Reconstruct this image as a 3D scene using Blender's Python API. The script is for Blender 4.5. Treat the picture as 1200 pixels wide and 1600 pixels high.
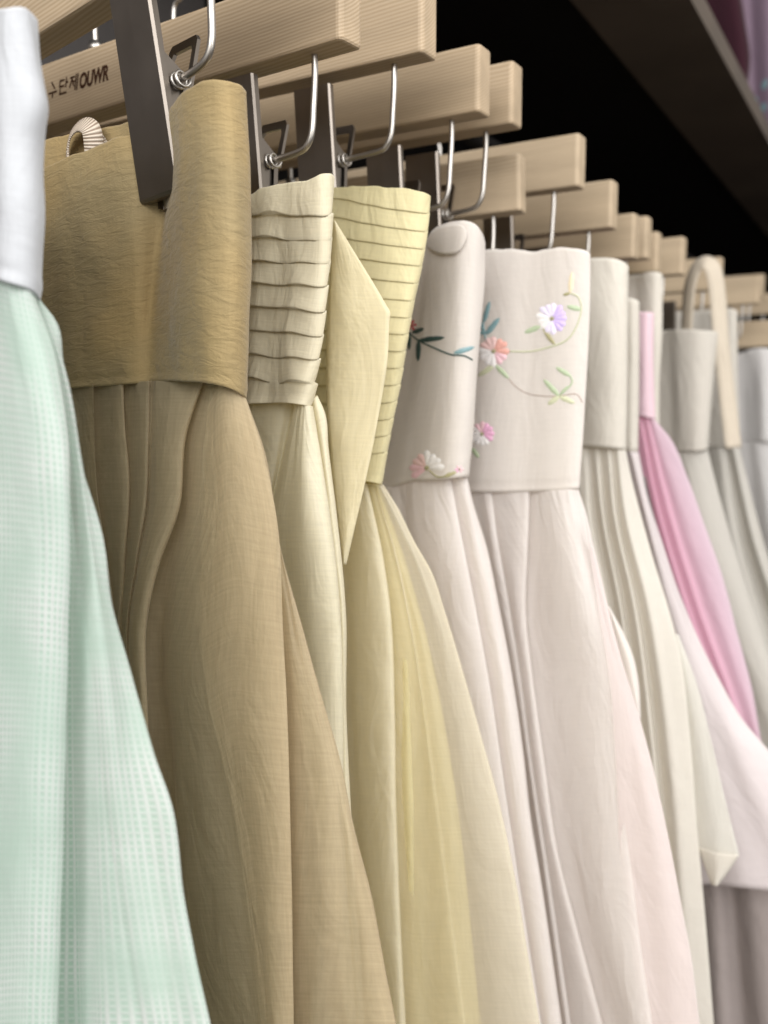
import bpy, bmesh, math, random
import numpy as np
from mathutils import Vector, Matrix, noise
from mathutils.bvhtree import BVHTree

S = bpy.context.scene
for o in list(bpy.data.objects): bpy.data.objects.remove(o)
COL = S.collection

# ------------------------------------------------------------------ camera
YAW, PITCH, FPX = math.radians(31.5), math.radians(5.8), 1470.0
CAM = Vector((0, 0, 1.40))
F = Vector((-math.sin(YAW) * math.cos(PITCH), math.cos(YAW) * math.cos(PITCH), -math.sin(PITCH)))
Rv = F.cross(Vector((0, 0, 1))).normalized()
Uv = Rv.cross(F).normalized()
cd = bpy.data.cameras.new("camera"); cam = bpy.data.objects.new("camera", cd); COL.objects.link(cam)
m = Matrix((Rv, Uv, -F)).transposed().to_4x4(); m.translation = CAM
cam.matrix_world = m
cd.sensor_fit = 'VERTICAL'; cd.sensor_height = 36; cd.lens = 36 * FPX / 1600
cd.clip_start = 0.01; cd.clip_end = 100
cd.dof.use_dof = True; cd.dof.focus_distance = 0.425; cd.dof.aperture_fstop = 8.0
S.camera = cam

# ------------------------------------------------------------------ world, lamps, exposure
w = bpy.data.worlds.new("World"); S.world = w; w.use_nodes = True
w.node_tree.nodes['Background'].inputs[0].default_value = (1.0, 0.955, 0.90, 1)
w.node_tree.nodes['Background'].inputs[1].default_value = 0.72
S.view_settings.view_transform = 'Standard'; S.view_settings.look = 'None'
S.view_settings.exposure = 0.12; S.view_settings.gamma = 1

def area(name, loc, tgt, sx, sy, power, color):
    l = bpy.data.lights.new(name, 'AREA'); l.shape = 'RECTANGLE'; l.size = sx; l.size_y = sy
    l.energy = power; l.color = color
    o = bpy.data.objects.new(name, l); COL.objects.link(o); o.location = loc
    o.rotation_euler = (Vector(tgt) - Vector(loc)).to_track_quat('-Z', 'Y').to_euler()
    return o
area("shop_light", (1.25, 0.15, 2.35), (-0.25, 0.75, 1.35), 1.0, 2.4, 29, (0.99, 0.99, 1.0))
area("front_light", (0.9, -2.7, 2.9), (-0.25, 0.7, 1.3), 3.4, 2.2, 128, (0.99, 0.99, 1.0))

# ------------------------------------------------------------------ helpers
def unproj(px, py, Y):
    d = F * FPX + Rv * (px - 600) - Uv * (py - 800)
    return CAM + d * (Y / d.y)
def raydir(px, py):
    return (F * FPX + Rv * (px - 600) - Uv * (py - 800)).normalized()

def link(o, parent=None):
    COL.objects.link(o)
    if parent is not None: o.parent = parent
    return o
def empty(name, loc, label, cat, group=None):
    o = bpy.data.objects.new(name, None); o.empty_display_size = .02
    COL.objects.link(o); o.location = loc
    o['label'] = label; o['category'] = cat
    if group: o['group'] = group
    return o
def obj(name, me, mat, parent=None, mats=None):
    o = bpy.data.objects.new(name, me); COL.objects.link(o)
    if mats:
        for q in mats: me.materials.append(q)
    elif mat: me.materials.append(mat)
    if parent is not None:
        o.parent = parent
        o.matrix_parent_inverse = Matrix.Translation(-Vector(parent.location)) if parent.type == 'EMPTY' and parent.parent is None else Matrix.Identity(4)
    return o
def mesh_from_bm(name, bm, smooth=False):
    me = bpy.data.meshes.new(name); bm.to_mesh(me); bm.free()
    if smooth:
        for p in me.polygons: p.use_smooth = True
    return me

# ------------------------------------------------------------------ materials
def newmat(name):
    mt = bpy.data.materials.new(name); mt.use_nodes = True
    nt = mt.node_tree
    for n in list(nt.nodes): nt.nodes.remove(n)
    out = nt.nodes.new('ShaderNodeOutputMaterial')
    return mt, nt, out
def N(nt, typ, **kw):
    n = nt.nodes.new('ShaderNode' + typ)
    for k, v in kw.items():
        if k in n.inputs: n.inputs[k].default_value = v
        else: setattr(n, k, v)
    return n
def srgb(r, g, b):
    f = lambda c: (c / 255 / 12.92) if c / 255 <= .04045 else ((c / 255 + .055) / 1.055) ** 2.4
    return (f(r), f(g), f(b), 1)

def fabric(name, col, sheer=0.0, transl=0.25, rough=0.7, weave=0.0012, wbump=0.15, crinkle=0.0,
           waffle=0.0, slub=0.10, spec=0.25, col2=None, sheen=0.15, blend=None, wrinkle=.30, cscale=(90, 260)):
    mt, nt, out = newmat(name); L = nt.links.new
    uv = N(nt, 'UVMap')
    # base colour with slubs (thread unevenness) and broad tone drift
    nz = N(nt, 'TexNoise', Scale=1.0, Detail=4.0, Roughness=0.6)
    mp = N(nt, 'Mapping'); mp.inputs['Scale'].default_value = (900, 60, 1)
    L(uv.outputs[0], mp.inputs[0]); L(mp.outputs[0], nz.inputs['Vector'])
    nzb = N(nt, 'TexNoise', Scale=1.0, Detail=3.0, Roughness=0.6)
    mpb = N(nt, 'Mapping'); mpb.inputs['Scale'].default_value = (50, 800, 1)
    L(uv.outputs[0], mpb.inputs[0]); L(mpb.outputs[0], nzb.inputs['Vector'])
    add = N(nt, 'Math', operation='ADD'); L(nz.outputs[0], add.inputs[0]); L(nzb.outputs[0], add.inputs[1])
    mr = N(nt, 'MapRange'); L(add.outputs[0], mr.inputs[0])
    mr.inputs[1].default_value = .6; mr.inputs[2].default_value = 1.4
    mr.inputs[3].default_value = 1 - slub; mr.inputs[4].default_value = 1 + slub
    mul = N(nt, 'Mix', data_type='RGBA', blend_type='MULTIPLY'); mul.inputs[0].default_value = 1
    base = N(nt, 'RGB'); base.outputs[0].default_value = col
    src = base.outputs[0]
    if blend:      # dyed ombre: colour change along u of the cloth
        sx = N(nt, 'SeparateXYZ'); L(uv.outputs[0], sx.inputs[0])
        r2 = N(nt, 'MapRange', interpolation_type='SMOOTHSTEP'); L(sx.outputs[0], r2.inputs[0])
        r2.inputs[1].default_value = blend[1]; r2.inputs[2].default_value = blend[2]
        mx = N(nt, 'Mix', data_type='RGBA'); L(r2.outputs[0], mx.inputs[0]); L(src, mx.inputs[6]); mx.inputs[7].default_value = blend[0]
        src = mx.outputs[2]
    if col2:
        nl = N(nt, 'TexNoise', Scale=14.0, Detail=3.0)
        L(uv.outputs[0], nl.inputs['Vector'])
        rr = N(nt, 'MapRange'); L(nl.outputs[0], rr.inputs[0]); rr.inputs[1].default_value = .38; rr.inputs[2].default_value = .62
        mx = N(nt, 'Mix', data_type='RGBA'); L(rr.outputs[0], mx.inputs[0]); L(src, mx.inputs[6]); mx.inputs[7].default_value = col2
        src = mx.outputs[2]
    L(src, mul.inputs[6]); L(mr.outputs[0], mul.inputs[7])
    src = mul.outputs[2]
    hgt = None
    if waffle > 0:
        wx = N(nt, 'TexWave', wave_type='BANDS', bands_direction='X', Scale=.314 / waffle, Distortion=0.25); L(uv.outputs[0], wx.inputs[0])
        wx.inputs['Detail Scale'].default_value = 3
        wy = N(nt, 'TexWave', wave_type='BANDS', bands_direction='Y', Scale=.314 / (waffle * 1.15), Distortion=0.35); L(uv.outputs[0], wy.inputs[0])
        sc = N(nt, 'Math', operation='MULTIPLY'); L(wy.outputs['Fac'], sc.inputs[0]); sc.inputs[1].default_value = .85
        mxx = N(nt, 'Math', operation='MAXIMUM'); L(wx.outputs['Fac'], mxx.inputs[0]); L(sc.outputs[0], mxx.inputs[1])
        # patchiness of the grid
        ns = N(nt, 'TexNoise', Scale=22.0, Detail=2.0); L(uv.outputs[0], ns.inputs['Vector'])
        mr3 = N(nt, 'MapRange'); L(ns.outputs[0], mr3.inputs[0]); mr3.inputs[1].default_value = .3; mr3.inputs[2].default_value = .65; mr3.inputs[3].default_value = .15
        mr2 = N(nt, 'MapRange'); L(mxx.outputs[0], mr2.inputs[0]); mr2.inputs[1].default_value = .35; mr2.inputs[2].default_value = .98
        gm = N(nt, 'Math', operation='MULTIPLY'); L(mr2.outputs[0], gm.inputs[0]); L(mr3.outputs[0], gm.inputs[1])
        mx = N(nt, 'Mix', data_type='RGBA'); L(gm.outputs[0], mx.inputs[0]); L(src, mx.inputs[6])
        mx.inputs[7].default_value = (min(1, col[0] * 1.55 + .05), min(1, col[1] * 1.22 + .03), min(1, col[2] * 1.38 + .05), 1)
        src = mx.outputs[2]; hgt = gm.outputs[0]
    bp = N(nt, 'Bump', Strength=wbump, Distance=0.0006)
    L(hgt if hgt else add.outputs[0], bp.inputs['Height'])
    nrm = bp.outputs[0]
    mw = N(nt, 'Mapping'); mw.inputs['Scale'].default_value = (48, 17, 1); mw.inputs['Rotation'].default_value = (0, 0, .12)
    L(uv.outputs[0], mw.inputs[0])
    nw = N(nt, 'TexNoise', Scale=1.0, Detail=3.5, Roughness=0.55, Distortion=1.4); L(mw.outputs[0], nw.inputs['Vector'])
    bw = N(nt, 'Bump', Strength=wrinkle, Distance=0.007); L(nw.outputs[0], bw.inputs['Height']); L(nrm, bw.inputs['Normal'])
    nrm = bw.outputs[0]
    if crinkle > 0:
        mc = N(nt, 'Mapping'); mc.inputs['Scale'].default_value = (cscale[0], cscale[1], 1); mc.inputs['Rotation'].default_value = (0, 0, .25)
        L(uv.outputs[0], mc.inputs[0])
        nc = N(nt, 'TexNoise', Scale=1.0, Detail=5.0, Roughness=0.62, Distortion=0.8); L(mc.outputs[0], nc.inputs['Vector'])
        bc = N(nt, 'Bump', Strength=crinkle, Distance=0.0022); L(nc.outputs[0], bc.inputs['Height']); L(nrm, bc.inputs['Normal'])
        nrm = bc.outputs[0]
    p = N(nt, 'BsdfPrincipled', Roughness=rough); L(src, p.inputs['Base Color'])
    p.inputs['Specular IOR Level'].default_value = spec
    p.inputs['Sheen Weight'].default_value = sheen; p.inputs['Sheen Roughness'].default_value = .4
    L(nrm, p.inputs['Normal'])
    t = N(nt, 'BsdfTranslucent'); L(src, t.inputs['Color']); L(nrm, t.inputs['Normal'])
    ms = N(nt, 'MixShader'); ms.inputs[0].default_value = transl; L(p.outputs[0], ms.inputs[1]); L(t.outputs[0], ms.inputs[2])
    res = ms.outputs[0]
    if sheer > 0:
        tr = N(nt, 'BsdfTransparent')
        lw = N(nt, 'LayerWeight', Blend=0.35)
        m2 = N(nt, 'MapRange'); L(lw.outputs['Facing'], m2.inputs[0])
        m2.inputs[3].default_value = sheer; m2.inputs[4].default_value = sheer * .25
        m3 = N(nt, 'MixShader'); L(m2.outputs[0], m3.inputs[0]); L(res, m3.inputs[1]); L(tr.outputs[0], m3.inputs[2])
        res = m3.outputs[0]
    L(res, out.inputs[0])
    return mt

def wood_mat(name, c1, c2, seed):
    mt, nt, out = newmat(name); L = nt.links.new
    tc = N(nt, 'TexCoord')
    oi = N(nt, 'ObjectInfo')
    comb = N(nt, 'CombineXYZ'); L(oi.outputs['Random'], comb.inputs[0]); L(oi.outputs['Random'], comb.inputs[2])
    mp = N(nt, 'Mapping'); L(tc.outputs['Object'], mp.inputs[0]); mp.inputs['Scale'].default_value = (5.0, 60, 60)
    vm = N(nt, 'VectorMath', operation='MULTIPLY_ADD'); L(comb.outputs[0], vm.inputs[0]); vm.inputs[1].default_value = (7, 7, 7); L(mp.outputs[0], vm.inputs[2])
    nz = N(nt, 'TexNoise', Scale=.8, Detail=2.0); L(vm.outputs[0], nz.inputs['Vector'])
    # growth rings: a very large tilted cylinder
    mp2 = N(nt, 'Mapping'); L(tc.outputs['Object'], mp2.inputs[0])
    mp2.inputs['Location'].default_value = (0, .03 + .01 * seed, -.05); mp2.inputs['Rotation'].default_value = (.05, .035 * (1 + .3 * seed), .01)
    wv = N(nt, 'TexWave', wave_type='RINGS', rings_direction='X', Scale=190.0, Distortion=3.5, Detail=3.0)
    wv.inputs['Detail Scale'].default_value = .15
    # slight per-bar shift
    vm2 = N(nt, 'VectorMath', operation='MULTIPLY_ADD'); L(comb.outputs[0], vm2.inputs[0]); vm2.inputs[1].default_value = (0, .03, .02); L(mp2.outputs[0], vm2.inputs[2])
    L(vm2.outputs[0], wv.inputs[0])
    cr = N(nt, 'ValToRGB'); L(wv.outputs['Fac'], cr.inputs[0])
    cr.color_ramp.elements[0].position = .1; cr.color_ramp.elements[0].color = c1
    cr.color_ramp.elements[1].position = .95; cr.color_ramp.elements[1].color = c2
    mr = N(nt, 'MapRange'); L(nz.outputs[0], mr.inputs[0]); mr.inputs[3].default_value = .68; mr.inputs[4].default_value = 1.32
    mu = N(nt, 'Mix', data_type='RGBA', blend_type='MULTIPLY'); mu.inputs[0].default_value = 1; L(cr.outputs[0], mu.inputs[6]); L(mr.outputs[0], mu.inputs[7])
    f2 = N(nt, 'TexNoise', Scale=1.0, Detail=3.0); m4 = N(nt, 'Mapping'); m4.inputs['Scale'].default_value = (60, 1500, 1500); L(tc.outputs['Object'], m4.inputs[0]); L(m4.outputs[0], f2.inputs['Vector'])
    mr2 = N(nt, 'MapRange'); L(f2.outputs[0], mr2.inputs[0]); mr2.inputs[3].default_value = .86; mr2.inputs[4].default_value = 1.12
    mu2 = N(nt, 'Mix', data_type='RGBA', blend_type='MULTIPLY'); mu2.inputs[0].default_value = 1; L(mu.outputs[2], mu2.inputs[6]); L(mr2.outputs[0], mu2.inputs[7])
    bp = N(nt, 'Bump', Strength=.12, Distance=.0003); L(wv.outputs['Fac'], bp.inputs['Height'])
    p = N(nt, 'BsdfPrincipled', Roughness=.55); L(mu2.outputs[2], p.inputs['Base Color']); L(bp.outputs[0], p.inputs['Normal'])
    p.inputs['Specular IOR Level'].default_value = .3
    L(p.outputs[0], out.inputs[0])
    return mt
def plain(name, col, rough=.6, metal=0.0, nscale=0, nbump=.1, spec=.4, var=.1):
    mt, nt, out = newmat(name); L = nt.links.new
    p = N(nt, 'BsdfPrincipled', Roughness=rough, Metallic=metal)
    p.inputs['Specular IOR Level'].default_value = spec
    tc = N(nt, 'TexCoord'); nz = N(nt, 'TexNoise', Scale=nscale or 30, Detail=4.0); L(tc.outputs['Object'], nz.inputs['Vector'])
    mr = N(nt, 'MapRange'); L(nz.outputs[0], mr.inputs[0]); mr.inputs[1].default_value = .3; mr.inputs[2].default_value = .7; mr.inputs[3].default_value = 1 - var; mr.inputs[4].default_value = 1 + var
    mu = N(nt, 'Mix', data_type='RGBA', blend_type='MULTIPLY'); mu.inputs[0].default_value = 1; mu.inputs[6].default_value = col; L(mr.outputs[0], mu.inputs[7])
    L(mu.outputs[2], p.inputs['Base Color'])
    r2 = N(nt, 'MapRange'); L(nz.outputs[0], r2.inputs[0]); r2.inputs[3].default_value = max(0, rough - .06); r2.inputs[4].default_value = rough + .08; L(r2.outputs[0], p.inputs['Roughness'])
    if nbump:
        b = N(nt, 'Bump', Strength=nbump, Distance=.001); L(nz.outputs[0], b.inputs['Height']); L(b.outputs[0], p.inputs['Normal'])
    L(p.outputs[0], out.inputs[0])
    return mt

M = {}
M['wood'] = wood_mat('pine', (.47, .365, .245, 1), (.385, .285, .18, 1), 0)
M['wood_smooth'] = wood_mat('pale_pine', (.47, .37, .255, 1), (.41, .315, .205, 1), 2)
M['steel'] = plain('satin_steel', (.52, .49, .45, 1), .34, 1, 60, 0, .5, .05)
M['clip'] = plain('clip_nickel', (.25, .22, .19, 1), .32, 1, 60, 0, .5, .06)
M['clip_edge'] = plain('clip_lining', (.02, .02, .02, 1), .5, 0, 100, .05)
M['burnt'] = plain('burnt_mark', (.045, .018, .008, 1), .8, 0, 900, .1, .2, .5)
M['dark_wall'] = plain('dark_wall', (.006, .005, .0045, 1), .8, 0, 3, .05, .1)
M['shelf'] = plain('dark_stained_wood', (.095, .073, .055, 1), .6, 0, 5, .05, .25, .25)
M['grey_wall'] = plain('grey_panel', (.13, .12, .115, 1), .7, 0, 20, .05, .3)
M['pink_wall'] = plain('mauve_panel', (.17, .125, .115, 1), .7, 0, 20, .05, .3)
M['floor'] = plain('floor_boards', (.05, .04, .035, 1), .6, 0, 8, .05)

# ------------------------------------------------------------------ the setting
def box_mesh(name, x0, x1, y0, y1, z0, z1, bev=0.0, seg=2):
    bm = bmesh.new(); bmesh.ops.create_cube(bm, size=1)
    bmesh.ops.scale(bm, vec=(x1 - x0, y1 - y0, z1 - z0), verts=bm.verts)
    bmesh.ops.translate(bm, vec=((x0 + x1) / 2, (y0 + y1) / 2, (z0 + z1) / 2), verts=bm.verts)
    if bev: bmesh.ops.bevel(bm, geom=bm.edges[:], offset=bev, segments=seg, profile=.5, affect='EDGES')
    return mesh_from_bm(name, bm)
def struct(name, me, mat):
    o = obj(name, me, mat); o['kind'] = 'structure'; return o
struct('floor', box_mesh('floor', -6, 6, -3, 9, -.1, 0), M['floor'])
struct('wall', box_mesh('wall', -.86, -.80, .9, 8, 0, 3.2), M['dark_wall'])
struct('wall', box_mesh('wall', -6, 6, 8, 8.1, 0, 3.2), M['dark_wall'])
struct('wall_panel', box_mesh('wall_panel', -.86, -.80, -1.0, .895, 0, 3.2), M['grey_wall'])
struct('wall_panel_strip', box_mesh('wall_panel_strip', -.798, -.79, .475, .515, 0, 3.2), M['pink_wall'])

# ------------------------------------------------------------------ cloth sheets
def interp_col(pts, vs):
    """pts: (x, y, off) with y increasing; returns samples at fractions vs, cubic hermite in y"""
    a = np.array(pts, float); y = a[:, 1]; n = len(a)
    yy = y[0] + vs * (y[-1] - y[0])
    out = np.zeros((len(vs), 3)); out[:, 1] = yy
    for k in (0, 2):
        f = a[:, k]
        if n == 2:
            out[:, k] = np.interp(yy, y, f); continue
        h = np.diff(y); dlt = np.diff(f) / h
        mm = np.zeros(n); mm[0] = dlt[0]; mm[-1] = dlt[-1]
        for i in range(1, n - 1): mm[i] = (dlt[i - 1] * h[i] + dlt[i] * h[i - 1]) / (h[i] + h[i - 1])
        idx = np.clip(np.searchsorted(y, yy) - 1, 0, n - 2)
        t = (yy - y[idx]) / h[idx]; hh = h[idx]
        out[:, k] = ((2*t**3 - 3*t**2 + 1) * f[idx] + (t**3 - 2*t**2 + t) * hh * mm[idx]
                     + (-2*t**3 + 3*t**2) * f[idx + 1] + (t**3 - t**2) * hh * mm[idx + 1])
    return out

def world_col(col, Y, vs, doff=0.0, dx=0.0):
    off0 = None
    pts = []
    for q in col:
        if len(q) == 3: off0 = q[2]
        pts.append((q[0] + dx, q[1], off0 if off0 is not None else 0.0))
    s = interp_col(pts, vs)
    return np.array([unproj(x, y, Y - o - doff)[:] for x, y, o in s])

def line_fracs(col, lines, per):
    ys = []
    xm = sum(q[0] for q in col) / len(col)
    y0, y1 = col[0][1], col[-1][1]
    for (xl, yl, xr, yr) in lines:
        xx = min(max(xm, xl - 40), xr + 10); ys.append(yl + (yr - yl) * (xx - xl) / (xr - xl))
    ys = [y0] + ys + [y1]; out = []
    for k in range(len(ys) - 1):
        a = ys[k] - (1.6 if k else 0); b = ys[k + 1]
        out += [a + (b - a) * f for f in TUCKF]
    return (np.array(out) - y0) / (y1 - y0)
TUCKF = [0, .05, .12, .3, .5, .7, .86, .96, 1.0]

def sheet(name, Y, cols, mat, parent, rel=1.0, nv=90, du=0.0022, wrap=0.0, left=0.0, ext=0.0,
          wr=(0.0, 0.0), tuck=None, thick=0.0, fine=0.0, seed=0, off=0.0, flare=.6, back=True):
    """cols: list of traced fold lines, left to right. Each is a list of (px, py[, off]); off = metres towards the viewer
    of the plane y=Y.  wrap = radius of the turn at the right edge; left = metres the cloth runs on to the left;
    ext = metres the cloth runs on below the traced part."""
    per = 9
    if rel != 1.0:
        cols = [[(q[0], q[1], q[2] * rel) if len(q) == 3 else q for q in c] for c in cols]
    if tuck: nv = (len(tuck[0]) + 1) * per
    vs = np.linspace(0, 1, nv)
    VS = [line_fracs(c, tuck[0], per) if tuck else vs for c in cols]
    W = [world_col(c, Y, VS[i], off) for i, c in enumerate(cols)]
    nvis0 = 0
    if left > 0:
        A = W[0].copy(); A[:, 0] -= left; A[:, 1] += .006
        B = W[0].copy(); B[:, 0] -= left * .5; B[:, 1] += .0
        W = [A, B] + W
    if wrap > 0:
        c = cols[-1]
        w1 = world_col(c, Y, VS[-1], off - wrap * .55, -1.2)
        w2 = world_col(c, Y, VS[-1], off - wrap * 1.3, -6)
        w3 = w2.copy(); w3[:, 0] -= wrap * 1.5 + .012; w3[:, 1] += wrap * .5
        W += [w1, w2, w3]
        if back:
            w4 = w3.copy(); w4[:, 0] -= .12; W.append(w4)
            if left > 0:
                w5 = w4.copy(); w5[:, 0] = np.minimum(W[0][:, 0] + .0, w4[:, 0] - .02); W.append(w5)
    P = np.array(W)                       # (ncol, nv, 3)
    nc = len(P)
    # centripetal catmull-rom across the columns
    dist = [max(1e-4, float(np.mean(np.linalg.norm(P[i + 1] - P[i], axis=1)))) for i in range(nc - 1)]
    res = []; U = []; u0 = 0.0
    for i in range(nc - 1):
        p1, p2 = P[i], P[i + 1]
        p0 = P[i - 1] if i > 0 else p1 - (p2 - p1)
        p3 = P[i + 2] if i < nc - 2 else p2 + (p2 - p1)
        d0 = math.sqrt(dist[i - 1] if i > 0 else dist[i]); d1 = math.sqrt(dist[i]); d2 = math.sqrt(dist[i + 1] if i < nc - 2 else dist[i])
        t0, t1 = 0, d0; t2 = t1 + d1; t3 = t2 + d2
        ns = max(3, min(60, int(dist[i] / du)))
        for k in range(ns + (1 if i == nc - 2 else 0)):
            t = t1 + (t2 - t1) * k / ns
            A1 = (t1 - t) / (t1 - t0) * p0 + (t - t0) / (t1 - t0) * p1
            A2 = (t2 - t) / (t2 - t1) * p1 + (t - t1) / (t2 - t1) * p2
            A3 = (t3 - t) / (t3 - t2) * p2 + (t - t2) / (t3 - t2) * p3
            B1 = (t2 - t) / (t2 - t0) * A1 + (t - t0) / (t2 - t0) * A2
            B2 = (t3 - t) / (t3 - t1) * A2 + (t - t1) / (t3 - t1) * A3
            res.append((t2 - t) / (t2 - t1) * B1 + (t - t1) / (t2 - t1) * B2)
            U.append(u0 + dist[i] * k / ns)
        u0 += dist[i]
    G = np.array(res)                     # (nu, nv, 3)
    nu = len(G)
    vlen = np.zeros(nv); mid = G[nu // 2]
    vlen[1:] = np.cumsum(np.linalg.norm(np.diff(mid, axis=0), axis=1))
    total = vlen[-1]
    # tucks: horizontal overlapping strips
    if tuck:
        lines_, amp, sag = tuck
        idx = np.arange(nv); kk = np.minimum(idx // per, len(lines_)); fr = np.array(TUCKF)[idx - kk * per]
        for a in range(nu):
            uu = U[a]
            sg = np.array([noise.noise(Vector((uu * 55, k * .35, 2.2))) for k in kk])
            G[a, :, 1] -= amp * (fr * .9 + .1 * fr ** 3) * (1 + sag * sg * 1.6)
            G[a, :, 2] += .0028 * sag * sg * fr * (kk < len(lines_))
    if name in ('skirt_body', 'skirt_overlay'):   # puckers under the seam
        for a in range(nu):
            for b in range(nv):
                if vlen[b] > .09: break
                G[a, b, 1] -= .0011 * math.exp(-vlen[b] / .028) * noise.noise(Vector((U[a] * 260, vlen[b] * 18, seed)))
    if name == 'waistband':      # slightly uneven folded top edge and sewn lower edge
        for a in range(nu):
            t_ = noise.noise(Vector((U[a] * 120, seed * 2.1, 0))) * .0007 + noise.noise(Vector((U[a] * 380, seed * 2.1, 4))) * .0002
            for b in range(nv):
                G[a, b, 2] += t_ * math.exp(-vlen[b] / .008)
                e = (total - vlen[b]) / .0035
                if e < 3: G[a, b, 1] += .0005 * math.exp(-(e - 1.2) ** 2 * 3) * (1 + .5 * noise.noise(Vector((U[a] * 500, 0, seed))))
    # soft waves
    A0, fu = wr
    if A0 or fine:
        for a in range(nu):
            for b in range(nv):
                s_ = vlen[b]
                g = 0
                if A0:
                    g += A0 * (0.15 + min(1.0, s_ / .2)) * noise.noise(Vector((U[a] * fu, s_ * fu * .16, seed * 3.7)))
                if fine:
                    g += fine * noise.noise(Vector((U[a] * 70, s_ * 45, seed * 1.9 + 5)))
                G[a, b, 1] -= g; G[a, b, 0] += g * .3
    vl = list(vlen)
    if ext > 0:
        n2 = 14; last = G[:, -1, :]; dirv = (G[:, -1, :] - G[:, -6, :]);
        dirv = dirv / np.maximum(1e-5, -dirv[:, 2:3])
        dirv[:, 0] *= flare; dirv[:, 1] *= flare
        add = [last + dirv * (ext * (k + 1) / n2) for k in range(n2)]
        G = np.concatenate([G, np.stack(add, axis=1)], axis=1)
        vl += [total + ext * (k + 1) / n2 for k in range(n2)]
    nvt = G.shape[1]
    org = Vector(parent.location) if parent is not None and parent.type == 'EMPTY' else Vector((0, 0, 0))
    verts = [tuple(G[a, b]) for a in range(nu) for b in range(nvt)]
    faces = [(a * nvt + b, a * nvt + b + 1, (a + 1) * nvt + b + 1, (a + 1) * nvt + b) for a in range(nu - 1) for b in range(nvt - 1)]
    me = bpy.data.meshes.new(name); me.from_pydata(verts, [], faces)
    uvl = me.uv_layers.new(name='UVMap')
    uvd = np.zeros((len(me.loops), 2), np.float32)
    vi = np.zeros(len(me.loops), np.int32); me.loops.foreach_get('vertex_index', vi)
    Ua = np.array(U, np.float32); Va = np.array(vl, np.float32)
    uvd[:, 0] = Ua[vi // nvt]; uvd[:, 1] = -Va[vi % nvt]
    uvl.data.foreach_set('uv', uvd.ravel())
    me.polygons.foreach_set('use_smooth', [True] * len(me.polygons))
    me.update()
    o = obj(name, me, mat, parent)
    if thick:
        md = o.modifiers.new('thickness', 'SOLIDIFY'); md.thickness = thick; md.offset = 0
    return o

def bvh_of(o):
    me = o.data
    return BVHTree.FromPolygons([v.co[:] for v in me.vertices], [p.vertices[:] for p in me.polygons])

# ------------------------------------------------------------------ tubes, ribbons
def tube_mesh(name, pts, r, seg=10, caps=True, sm=6):
    pts = [Vector(p) for p in pts]
    # catmull-rom resample
    if sm > 1 and len(pts) > 2:
        q = []
        for i in range(len(pts) - 1):
            p0 = pts[max(0, i - 1)]; p1 = pts[i]; p2 = pts[i + 1]; p3 = pts[min(len(pts) - 1, i + 2)]
            for k in range(sm):
                t = k / sm
                q.append(.5 * ((2 * p1) + (-p0 + p2) * t + (2 * p0 - 5 * p1 + 4 * p2 - p3) * t * t + (-p0 + 3 * p1 - 3 * p2 + p3) * t ** 3))
        q.append(pts[-1]); pts = q
    bm = bmesh.new(); rings = []
    up = Vector((0, 0, 1)); n = None
    for i, p in enumerate(pts):
        d = (pts[min(i + 1, len(pts) - 1)] - pts[max(i - 1, 0)]).normalized()
        if n is None:
            n = d.cross(up if abs(d.z) < .9 else Vector((1, 0, 0))).normalized()
        else:
            n = (n - d * n.dot(d)).normalized()
        b = d.cross(n)
        rr = r[i * (len(r) - 1) // max(1, len(pts) - 1)] if isinstance(r, (list, tuple)) else r
        rings.append([bm.verts.new(p + (n * math.cos(2 * math.pi * k / seg) + b * math.sin(2 * math.pi * k / seg)) * rr) for k in range(seg)])
    for i in range(len(rings) - 1):
        for k in range(seg):
            bm.faces.new((rings[i][k], rings[i][(k + 1) % seg], rings[i + 1][(k + 1) % seg], rings[i + 1][k]))
    if caps:
        bm.faces.new(rings[0][::-1]); bm.faces.new(rings[-1])
    bmesh.ops.recalc_face_normals(bm, faces=bm.faces)
    return mesh_from_bm(name, bm, True)

# ------------------------------------------------------------------ hangers
BH = 0.040; BT = 0.0175; BL = 0.38
def bar_mesh():
    bm = bmesh.new(); bmesh.ops.create_cube(bm, size=1)
    bmesh.ops.scale(bm, vec=(BL, BT, BH), verts=bm.verts)
    bmesh.ops.translate(bm, vec=(-BL / 2, BT / 2, 0), verts=bm.verts)   # right end at x=0, front face at y=0
    # generous chamfers on the four corner edges of each end
    vert = [e for e in bm.edges if abs(e.verts[0].co.z - e.verts[1].co.z) > BH * .9]
    bmesh.ops.bevel(bm, geom=vert, offset=.0028, segments=3, profile=.5, affect='EDGES')
    top = [e for e in bm.edges if abs(e.verts[0].co.x - e.verts[1].co.x) < .02 and abs(e.verts[0].co.z - e.verts[1].co.z) < 1e-5 and e.verts[0].co.z > 0]
    lng = [e for e in bm.edges if not abs(e.verts[0].co.z - e.verts[1].co.z) > BH * .5]
    bmesh.ops.bevel(bm, geom=lng, offset=.0016, segments=2, profile=.5, affect='EDGES')
    me = mesh_from_bm('bar', bm)
    return me
BAR = bar_mesh()

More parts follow.
